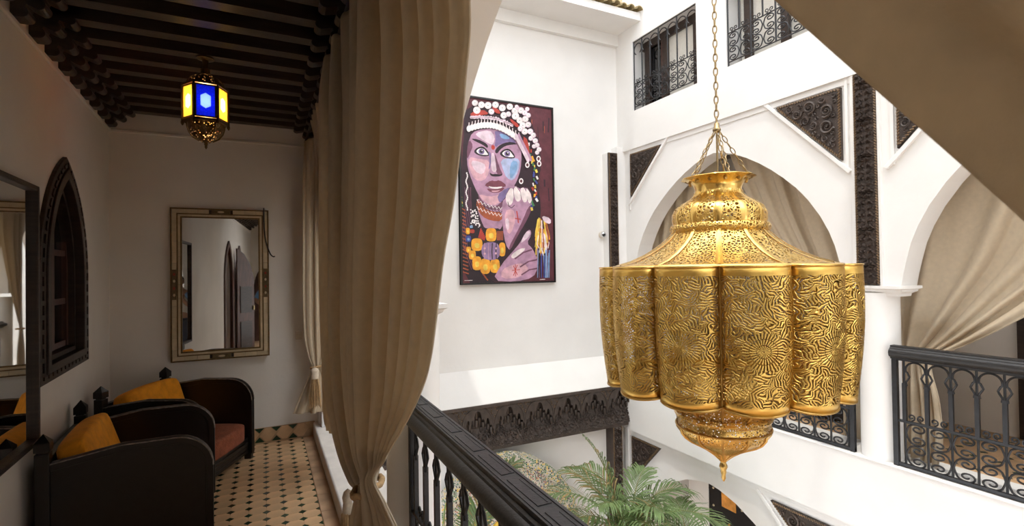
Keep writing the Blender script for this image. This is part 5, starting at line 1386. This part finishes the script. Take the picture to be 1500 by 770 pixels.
for i in range(34):
    t = i/33; x = 108+t*330; y = 210-60*math.sin(t*PI*.9)*.6+t*70; disc('pale', A_, x, y-30+prn.uniform(-6, 6), 9, 13, 8); disc('maroon', A_, x, y-30, 4, n=6)
for i in range(17):
    t = i/16; x = 90+t*400; y = 268-70*math.sin(min(1, t*1.25)*PI*.55)+t*t*150; disc('white', A_, x, y, 19, 27, 10); stroke('cream', A_, [(x+2, y-50), (x, y-20)], 7)
for i in range(16):
    t = i/15; x = 470+95*t; y = 330+190*t; disc('pale', A_, x, y, 12, 24, 8); disc('lilac', A_, x+22, y-6, 10, 18, 8)
for x, y in ((650, 510), (655, 550), (560, 560), (510, 690)): disc('white', A_, x, y, 18, 24, 10); disc('maroon', A_, x, y, 10, 14, 8)
# little signature strokes at the foot
stroke('cream', B_, [(50, 722), (110, 720)], 4); stroke('cream', B_, [(615, 715), (655, 712)], 4)
o = art.build('painted_portrait', pm, ptg, fix=False)

# ================================================================== WALL CAMERA
sc = thing('security_camera', 'small round white security camera beside the narrow carved strip', 'camera', None, (4.15, YB, 2.05))
MB().lathe([(.055, 0), (.055, .015), (.045, .022)], 20, cap=True).build('base', M_plastic, sc, smooth=40).rotation_euler = (PI/2, 0, 0)
m = MB(); m.lathe([(.001, -.055), (.03, -.046), (.05, -.02), (.055, 0), (.05, .02), (.03, .046), (.001, .055)], 20, (0, -.06, 0)); m.build('ball', M_chrome, sc, smooth=60)
m = MB(); m.lathe([(.026, 0), (.026, .02), (.015, .022)], 16, cap=True); q = m.build('lens', M_dark, sc, smooth=40); q.location = (-.02, -.10, -.01); q.rotation_euler = (PI/2, 0, -.3)
m = MB(); m.tube(crom([(.03, -.02, .0), (.09, -.03, .04), (.10, -.03, -.08), (.06, -.01, -.10), (.065, -.006, -.25)], 24), .005, 6); m.build('cable', M_plastic, sc, smooth=60); sc.scale = (.8, .8, .8)
# ================================================================== OPPOSITE GALLERY CONTENT
# floor tiles of the opposite gallery
M_tile2 = M_tile
M_dkdia = M_green
P2 = .165; h2 = P2/2-.0015; c2_ = .034
oc_ = [(-h2+c2_, -h2), (h2-c2_, -h2), (h2, -h2+c2_), (h2, h2-c2_), (h2-c2_, h2), (-h2+c2_, h2), (-h2, h2-c2_), (-h2, -h2+c2_)]
om2 = prism_xy(oc_, -.035, -.022).mesh('floor_tile', M_tile2)
dm2 = prism_xy([(c2_-.002, 0), (0, c2_-.002), (-c2_+.002, 0), (0, -c2_+.002)], -.035, -.022).mesh('diamond_tile', M_dkdia)
for j in range(0, 36):
    for i in range(0, 8):
        x = XF+.30+P2*i; y = 5.5-P2*j
        if y < .2: continue
        link_mesh('floor_tile', om2, go, (x, y, 0)); link_mesh('diamond_tile', dm2, go, (x+P2/2, y+P2/2, 0))
MB().box((XF-.008, -3.6, -.016), (XF+.215, YB, .0)).build('floor_edge', M_white, go, bevel=.006)
# dark door on the gallery wall
gd = sempty('door_4', 'dark reddish wooden door in the opposite gallery', 'door'); gd.location = (XG, 1.62, 0)
MB().box((-.06, -.5, -.02), (0, .5, 2.2)).build('door_frame', M_wood, gd)
for y in (-.22, .22):
    lf = MB().box((-.09, y-.21, -.01), (-.05, y+.21, 2.1)).build('door_leaf', M_doorwood, gd)
    for z in (.15, 1.1): MB().box((-.105, y-.14, z), (-.08, y+.14, z+.8)).build('door_panel', M_doorwood, lf, bevel=.01)
# dark bench with red cushions behind the balustrade of the first arch
be = thing('bench', 'dark wooden bench behind the balustrade of the first arch', 'bench', None, (5.55, 3.6, -.022))
MB().box((-.32, -.85, .28), (.3, .85, .34)).build('seat', M_black, be)
MB().box((.28, -.85, .28), (.34, .85, .95)).build('backrest', M_black, be)
for y in (-.83, .83): MB().box((-.32, y-.03, 0), (.34, y+.03, .62)).build('side_panel', M_black, be)
MB().box((-.33, -.82, .04), (-.30, .82, .28)).build('front_panel', M_black, be)
M_redf = mat('red_fabric', (.30, .03, .02), .85, var=.3, vscale=14)
for i, y in enumerate((-.42, .40)):
    c = soft_box(.7, .16, .4, 'red_cushion', M_redf, None); c.location = (5.70, 3.6+y, .515); c.rotation_euler = (0, math.radians(10), 0)
    tag(c, 'red cushion on the dark gallery bench, at the end '+('nearer the round column' if i == 0 else 'nearer the courtyard corner'), 'cushion', 'red cushions on the gallery bench')
# ground floor behind the lower arch: wall, black studded door with amber glass
gf = MB().box((XG-.2, -3.6, -3.8), (XG, YB, -.2)).build('wall_ground', M_corr); struct(gf, 'cream wall of the ground floor passage', 'wall')
gdr = thing('glazed_door', 'black studded door with amber glass seen through the lower arch', 'door', None, (5.4, 4.45, -3.75))
MB().box((-.03, -.55, 0), (.03, .55, 2.95)).build('leaf', M_black, gdr)
M_amber = mat('amber_glass', (.75, .32, .06), .25, var=.3, vscale=12)
for y in (-.28, .22):
    for z in (1.5, 2.2):
        pn = MB().prism([(y-.11, z), (y+.11, z), (y+.11, z+.4), (y, z+.52), (y-.11, z+.4)], [], lambda a, b, w_: Vector((-.03-w_, a, b)), -.005, .008).build('pane', M_amber, gdr)
for i in range(24):
    m = MB(); m.lathe([(.016, 0), (.012, .01), (.002, .016)], 8); q = m.build('stud', M_bone, gdr, smooth=60); q.location = (-.03, .47 if i % 2 else .02, .2+.115*i); q.rotation_euler = (0, -PI/2, 0)
gpw = MB().box((5.37, 4.99, -3.8), (5.45, 5.36, -.2)).build('wall_passage', M_corr); struct(gpw, 'cream wall beside the black door', 'wall')

# ================================================================== MOSAIC FOUNTAIN
def mosaic(name, scale, cols):
    m = bpy.data.materials.new(name); m.use_nodes = True; N = m.node_tree.nodes; L = m.node_tree.links; b = N['Principled BSDF']
    tc = N.new('ShaderNodeTexCoord'); vo = N.new('ShaderNodeTexVoronoi'); vo.inputs['Scale'].default_value = scale; vo.inputs['Randomness'].default_value = .55; L.new(tc.outputs['Object'], vo.inputs['Vector'])
    ve = N.new('ShaderNodeTexVoronoi'); ve.feature = 'DISTANCE_TO_EDGE'; ve.inputs['Scale'].default_value = scale; ve.inputs['Randomness'].default_value = .55; L.new(tc.outputs['Object'], ve.inputs['Vector'])
    rp = N.new('ShaderNodeValToRGB'); rp.color_ramp.interpolation = 'CONSTANT'; els = rp.color_ramp.elements
    while len(els) < len(cols): els.new(.5)
    for i, c in enumerate(cols): els[i].position = i/len(cols); els[i].color = (*c, 1)
    sp = N.new('ShaderNodeSeparateColor'); L.new(vo.outputs['Color'], sp.inputs[0]); L.new(sp.outputs[0], rp.inputs[0])
    mx = N.new('ShaderNodeMix'); mx.data_type = 'RGBA'; gt_ = N.new('ShaderNodeMath'); gt_.operation = 'GREATER_THAN'; gt_.inputs[1].default_value = .09; L.new(ve.outputs['Distance'], gt_.inputs[0])
    L.new(gt_.outputs[0], mx.inputs[0]); mx.inputs[6].default_value = (.62, .58, .50, 1); L.new(rp.outputs[0], mx.inputs[7]); L.new(mx.outputs[2], b.inputs['Base Color'])
    b.inputs['Roughness'].default_value = .25; return m
W_, G_, R2_, Y_, B2_, K_ = (.44, .40, .33), (.05, .14, .07), (.28, .05, .03), (.62, .42, .06), (.05, .07, .16), (.03, .03, .03)
M_mos = mosaic('zellij_mosaic', 62, [W_, G_, R2_, K_, W_, G_, R2_, B2_, Y_, W_, K_])
M_mosb = mosaic('zellij_border', 50, [G_, W_, Y_, G_, K_, W_])
ft = thing('mosaic_fountain', 'arched zellij mosaic wall fountain below the carved frieze', 'fountain', None, (2.55, 5.25, -3.75)); fo = Vector(ft.location)
def archp(c, hw, z0, zs, zt, n=20): return [(c-hw, z0)] + [(c-hw*math.cos(PI*i/n), zs+(zt-zs)*math.sin(PI*i/n)**.8) for i in range(n+1)] + [(c+hw, z0)]
fy = lambda y: (lambda x, z, w_: Vector((x, y-w_, z))-fo)
MB().prism(archp(2.5, 1.02, -3.75, -1.95, -.58), [archp(2.5, .90, -3.74, -1.97, -.70)], fy(5.35), -.18, .05).build('border', M_mosb, ft)
MB().prism(archp(2.5, .92, -3.75, -1.96, -.68), [], fy(5.35), -.15, .02).build('mosaic_panel', M_mos, ft)
for r in (.30, .46):
    m = MB(); m.tube([Vector((2.42+r*math.cos(a)*(1+.07*math.cos(8*a)), 5.315, -1.62+r*math.sin(a)*(1+.07*math.cos(8*a))))-fo for a in [2*PI*q/64 for q in range(64)]], .022, 5, closed=True); m.build('star_band', mat('yellow_glaze', (.62, .40, .05), .25, var=.2) if r == .30 else MATS['yellow_glaze'], ft)
bsn = MB(); bsn.prism([(1.5, -.0), (3.5, 0), (3.5, .5), (1.5, .5)], [], lambda x, y, w_: Vector((x, 5.2-y, -3.75+w_))-fo, 0, .5); bsn.build('basin', M_mosb, ft)

# ================================================================== PALMS
def frond(rnd, L_, up, az, droop, dry=0, n=30, wl_=.40):
    """returns (leaflet mesh builder, rachis points) of one pinnate leaf starting at the origin"""
    pts = []; p = Vector((0, 0, 0)); el = up; d_az = az
    for i in range(19):
        pts.append(p.copy()); d = Vector((math.cos(el)*math.cos(d_az), math.cos(el)*math.sin(d_az), math.sin(el))); p = p+d*L_/18; el -= droop*(.4+1.4*i/18)/18
    m = MB(); side0 = Vector((-math.sin(az), math.cos(az), 0))
    for i in range(n):
        t = .22+.78*i/(n-1); f_ = t*18; j = min(int(f_), 17); q = pts[j].lerp(pts[j+1], f_-j); T = (pts[j+1]-pts[j]).normalized(); up_ = side0.cross(T).normalized()
        if up_.z < 0 and abs(T.z) < .95: up_ = -up_
        ll = wl_*math.sin(PI*(.12+.80*(t-.2)/.8))**.7*(.85+.3*rnd.random())
        for sg in (-1, 1):
            d = (side0*sg*(.80-.25*t)+T*(.62+.4*t)+up_*.22+Vector((rnd.uniform(-.06, .06), rnd.uniform(-.06, .06), rnd.uniform(-.08, .08)))).normalized()
            dr = Vector((0, 0, -1))
            q1 = q+d*ll*.45+dr*ll*.05; q2 = q+d*ll*.78+dr*ll*.22; q3 = q+d*ll*.96+dr*ll*.46
            wv = d.cross(up_).normalized()*(.0095*L_**.5)
            m.mi = 1 if (dry and rnd.random() < dry) else 0
            m.add([q-wv*.4, q+wv*.4, q1-wv, q1+wv, q2-wv*.75, q2+wv*.75, q3], [(0,1,3,2), (2,3,5,4), (4,5,6)])
    return m, pts
def palm(base, specs, label, seed, ztop, stems=4):
    rnd = random.Random(seed); t = thing('potted_palm', label, 'palm', 'areca palms in the courtyard', base)
    MB().lathe([(.17, 0), (.22, .3), (.24, .34), (.22, .36), (.2, .34), (.19, .30)], 24, cap=False).lathe([(.2, .31), (.001, .32)], 24).build('pot', M_pot, t, smooth=40)
    for i in range(stems):
        a = 2*PI*i/stems; m = MB(); m.tube(crom([(.05*math.cos(a), .05*math.sin(a), .28), (.07*math.cos(a), .07*math.sin(a), ztop*.5), (.06*math.cos(a), .06*math.sin(a), ztop)], 10), [.022-.001*k for k in range(10)], 7); m.build('cane', M_stem, t, smooth=60)
    for (L_, up, az, dr, dry) in specs:
        m, pts = frond(rnd, L_, math.radians(up), math.radians(az), math.radians(dr), dry)
        f_ = m.build('frond', [M_leaf, M_leafdry], t, smooth=None, fix=False); f_.location = (rnd.uniform(-.06, .06), rnd.uniform(-.06, .06), ztop+rnd.uniform(-.12, .06)); f_['kind'] = 'stuff'
        r_ = MB(); r_.tube(pts, [.010*(1-.75*k/18) for k in range(19)], 5); r_.build('rachis', M_stem, f_, smooth=60)
    return t
# azimuths: 0 = +x (towards the facade), 90 = +y (towards the back wall)
palm((3.50, 4.40, -3.75), [(1.25, 84, 165, 35, .35), (1.05, 70, 120, 70, .15), (.95, 66, -15, 95, .0), (1.15, 58, -60, 85, .0), (1.2, 52, -110, 80, .05), (1.15, 50, -150, 85, .1), (1.05, 55, 185, 90, .15), (.95, 45, 150, 95, .5), (.95, 38, -85, 85, .0), (1.0, 34, -130, 75, .2), (.75, 40, 40, 100, .6), (.9, 72, -100, 75, .0), (1.2, 66, 170, 70, .2), (1.1, 72, -150, 70, .0), (.85, 76, 30, 75, .0), (1.0, 60, 100, 80, .3)], 'areca palm with arching fronds beside the dark post below the frieze', 5, 2.42)
palm((3.85, 3.75, -3.75), [(1.0, 75, 150, 65, .1), (.9, 70, 60, 80, .0), (1.0, 55, -170, 85, .0), (.95, 50, -120, 85, .1), (.9, 62, -60, 90, .0), (.95, 40, 170, 75, .0), (.9, 34, -150, 70, .2), (.75, 30, 90, 90, .5), (.8, 35, -90, 80, .3), (.95, 68, 110, 70, .0), (1.0, 64, -145, 78, .0), (.9, 45, 130, 85, .0)], 'areca palm with broad green fronds in front of the lower arch', 9, 2.28)
palm((1.62, 4.30, -3.75), [(1.15, 78, 20, 60, .1), (1.1, 70, -70, 70, .0), (1.05, 66, 130, 70, .1), (1.0, 60, -10, 85, .0), (1.0, 55, -130, 80, .1), (.9, 50, 60, 90, .1), (1.0, 62, 190, 80, .0), (.9, 45, -40, 85, .0)], 'areca palm with pale fronds behind the slotted handrail balustrade', 13, 2.55)
# ================================================================== PHOTOGRAPHER (seen in the mirrors)
M_skin = mat('skin', (.36, .20, .13), .55, var=.06)
M_hair = mat('dark_hair', (.02, .014, .012), .6, var=.3, vscale=60)
M_shirt = mat('light_shirt', (.62, .62, .60), .85, var=.08)
M_sleeve = mat('blue_shirt', (.16, .30, .52), .85, var=.1)
M_jeans = mat('dark_trousers', (.04, .05, .08), .85, var=.15)
M_shoe = mat('dark_shoe', (.03, .025, .02), .5)
def skin_obj(name, vs_, es, m_, parent, root=0, sub=2):
    me = bpy.data.meshes.new(name); me.from_pydata([v[:3] for v in vs_], es, []); me.materials.append(m_)
    o = bpy.data.objects.new(name, me); COL.objects.link(o); o.parent = parent
    md = o.modifiers.new('skin', 'SKIN'); md.use_smooth_shade = True
    for i, v in enumerate(vs_):
        sv = me.skin_vertices[0].data[i]; r = v[3]; sv.radius = r if isinstance(r, tuple) else (r, r); sv.use_root = (i == root)
    s_ = o.modifiers.new('sub', 'SUBSURF'); s_.levels = sub; s_.render_levels = sub
    return o
per = thing('person', 'person in a light shirt with blue sleeves holding a camera to the face', 'person', None, (-.165, -.365, FZ), YAW*-1)
# local frame: +y is where the person looks, origin on the floor; height about 1.78
def arm(sg):
    return [(sg*.19, .0, 1.46, .062), (sg*.31, .04, 1.27, .048), (sg*.27, .10, 1.20, .044), (sg*.16, .20, 1.40, .034), (sg*.095, .235, 1.58, .027), (sg*.09, .245, 1.635, (.036, .02))]
V = [(0, 0, .98, (.15, .105)), (0, .01, 1.15, (.135, .10)), (0, 0, 1.33, (.165, .11)), (0, -.01, 1.47, (.09, .07)), (0, 0, 1.55, .052), (0, .02, 1.61, .055)]
E_ = [(0, 1), (1, 2), (2, 3), (3, 4), (4, 5)]
for sg in (-1, 1):
    b0 = len(V); V += arm(sg); E_ += [(3, b0)] + [(b0+i, b0+i+1) for i in range(5)]
    # five fingers of each hand closing on the camera body
    palm_i = b0+5
    for q, (dx, dz, ln) in enumerate(((-.022, .030, .055), (-.008, .036, .065), (.008, .034, .060), (.020, .026, .048))):
        i0 = len(V); px_, py_, pz_ = V[palm_i][:3]
        V += [(px_+sg*dx*.6, py_+.012, pz_+.024+dz*.3, .0095), (px_+sg*dx-sg*.012, py_+.032, pz_+.03+dz*.5, .0085), (px_+sg*dx-sg*.026, py_+.030+ln*.25, pz_+.022+dz*.4, .0075)]
        E_ += [(palm_i, i0), (i0, i0+1), (i0+1, i0+2)]
    i0 = len(V); V += [(px_-sg*.028, py_-.008, pz_-.008, .010), (px_-sg*.046, py_+.008, pz_+.004, .009)]; E_ += [(palm_i, i0), (i0, i0+1)]
    h0 = len(V); V += [(sg*.10, 0, .90, .095), (sg*.11, .02, .50, .062), (sg*.12, -.01, .12, .042), (sg*.125, .02, .05, .045), (sg*.13, .13, .035, .032)]
    E_ += [(0, h0), (h0, h0+1), (h0+1, h0+2), (h0+2, h0+3), (h0+3, h0+4)]
skin_obj('body', V, E_, M_skin, per)
# head with face
hd = MB(); rows = []
for i in range(17):
    th = PI*i/16; row = []
    for k in range(28):
        a = 2*PI*k/28; x = math.sin(th)*math.cos(a); y = math.sin(th)*math.sin(a); z = math.cos(th)
        sx, sy, sz = .078, .098, .118
        if z < 0: sx *= 1-.28*(-z)**1.3; sy *= 1-.12*(-z)
        px_, py_, pz_ = x*sx, y*sy, z*sz
        f_ = max(0, y)
        nose = math.exp(-((x/.16)**2+((z+.12)/.22)**2)); py_ += .028*nose*f_
        for ex in (-.42, .42): py_ -= .012*math.exp(-(((x-ex)/.2)**2+((z-.05)/.13)**2))*f_
        py_ += .008*math.exp(-((x/.3)**2+((z+.48)/.08)**2))*f_ + .012*math.exp(-((x/.3)**2+((z+.85)/.15)**2))*f_
        row.append(Vector((px_, .035+py_, 1.695-.005+pz_)))
    rows.append(row)
hd.grid(rows, closed=True); head = hd.build('head', M_skin, per, smooth=80)
for sg in (-1, 1):
    m = MB(); m.tube(crom([(sg*.074, .03, 1.70), (sg*.088, .018, 1.722), (sg*.090, .008, 1.70), (sg*.082, .016, 1.668), (sg*.074, .03, 1.665)], 14), .008, 6); m.build('ear', M_skin, head, smooth=60)
    m = MB(); m.lathe([(.001, -.011), (.008, -.008), (.011, 0), (.008, .008), (.001, .011)], 10, (sg*.032, .118, 1.70)); m.build('eye', M_white, head, smooth=60)
m = MB(); m.tube([(-.025, .127, 1.635), (0, .133, 1.633), (.025, .127, 1.635)], [.003, .006, .003], 6); m.build('mouth', mat('lips', (.25, .09, .07), .5), head, smooth=60)
hr = MB(); rows = []
for i in range(9):
    th = PI*.60*i/8; row = []
    for k in range(28):
        a = 2*PI*k/28; x = math.sin(th)*math.cos(a); y = math.sin(th)*math.sin(a); z = math.cos(th)
        if y > 0: z = max(z, .38+.2*y); 
        row.append(Vector((x*.084, .030+y*.103, 1.695+z*.125)))
    rows.append(row)
hr.grid(rows, closed=True); hr.build('hair', M_hair, per, smooth=80, fix=False)
SH = [(0, 0, .93, (.175, .125)), (0, .01, 1.15, (.16, .12)), (0, 0, 1.34, (.185, .128)), (0, -.01, 1.465, (.105, .08)), (0, 0, 1.52, .065)]
skin_obj('shirt', SH, [(0, 1), (1, 2), (2, 3), (3, 4)], M_shirt, per)
for sg in (-1, 1):
    skin_obj('sleeve', [(sg*.15, 0, 1.455, .075), (sg*.22, .015, 1.41, .075), (sg*.305, .04, 1.28, .064)], [(0, 1), (1, 2)], M_sleeve, per)
TR = [(0, 0, .97, (.165, .12))]; TE = []
for sg in (-1, 1):
    b0 = len(TR); TR += [(sg*.10, 0, .88, .11), (sg*.11, .02, .50, .078), (sg*.12, -.005, .12, .066), (sg*.12, 0, .06, .066)]; TE += [(0, b0), (b0, b0+1), (b0+1, b0+2), (b0+2, b0+3)]
skin_obj('trousers', TR, TE, M_jeans, per)
for sg in (-1, 1):
    skin_obj('shoe', [(sg*.125, -.05, .045, .045), (sg*.128, .06, .045, .046), (sg*.13, .17, .036, .036)], [(0, 1), (1, 2)], M_shoe, per)
# the camera in the hands
cmr = thing('photo_camera', 'black camera held up to the face of the person', 'camera', None, (-.165, -.365, FZ), -YAW)
MB().box((-.075, .168, 1.645), (.075, .245, 1.745)).build('camera_body', M_black, cmr, bevel=.012)
MB().box((-.035, .19, 1.745), (.035, .24, 1.775)).build('prism_housing', M_black, cmr, bevel=.01)
m = MB(); m.lathe([(.036, 0), (.040, .01), (.040, .03), (.035, .032)], 20, cap=True); q = m.build('lens_barrel', M_black, cmr, smooth=40); q.location = (0, .245, 1.69); q.rotation_euler = (-PI/2, 0, 0)
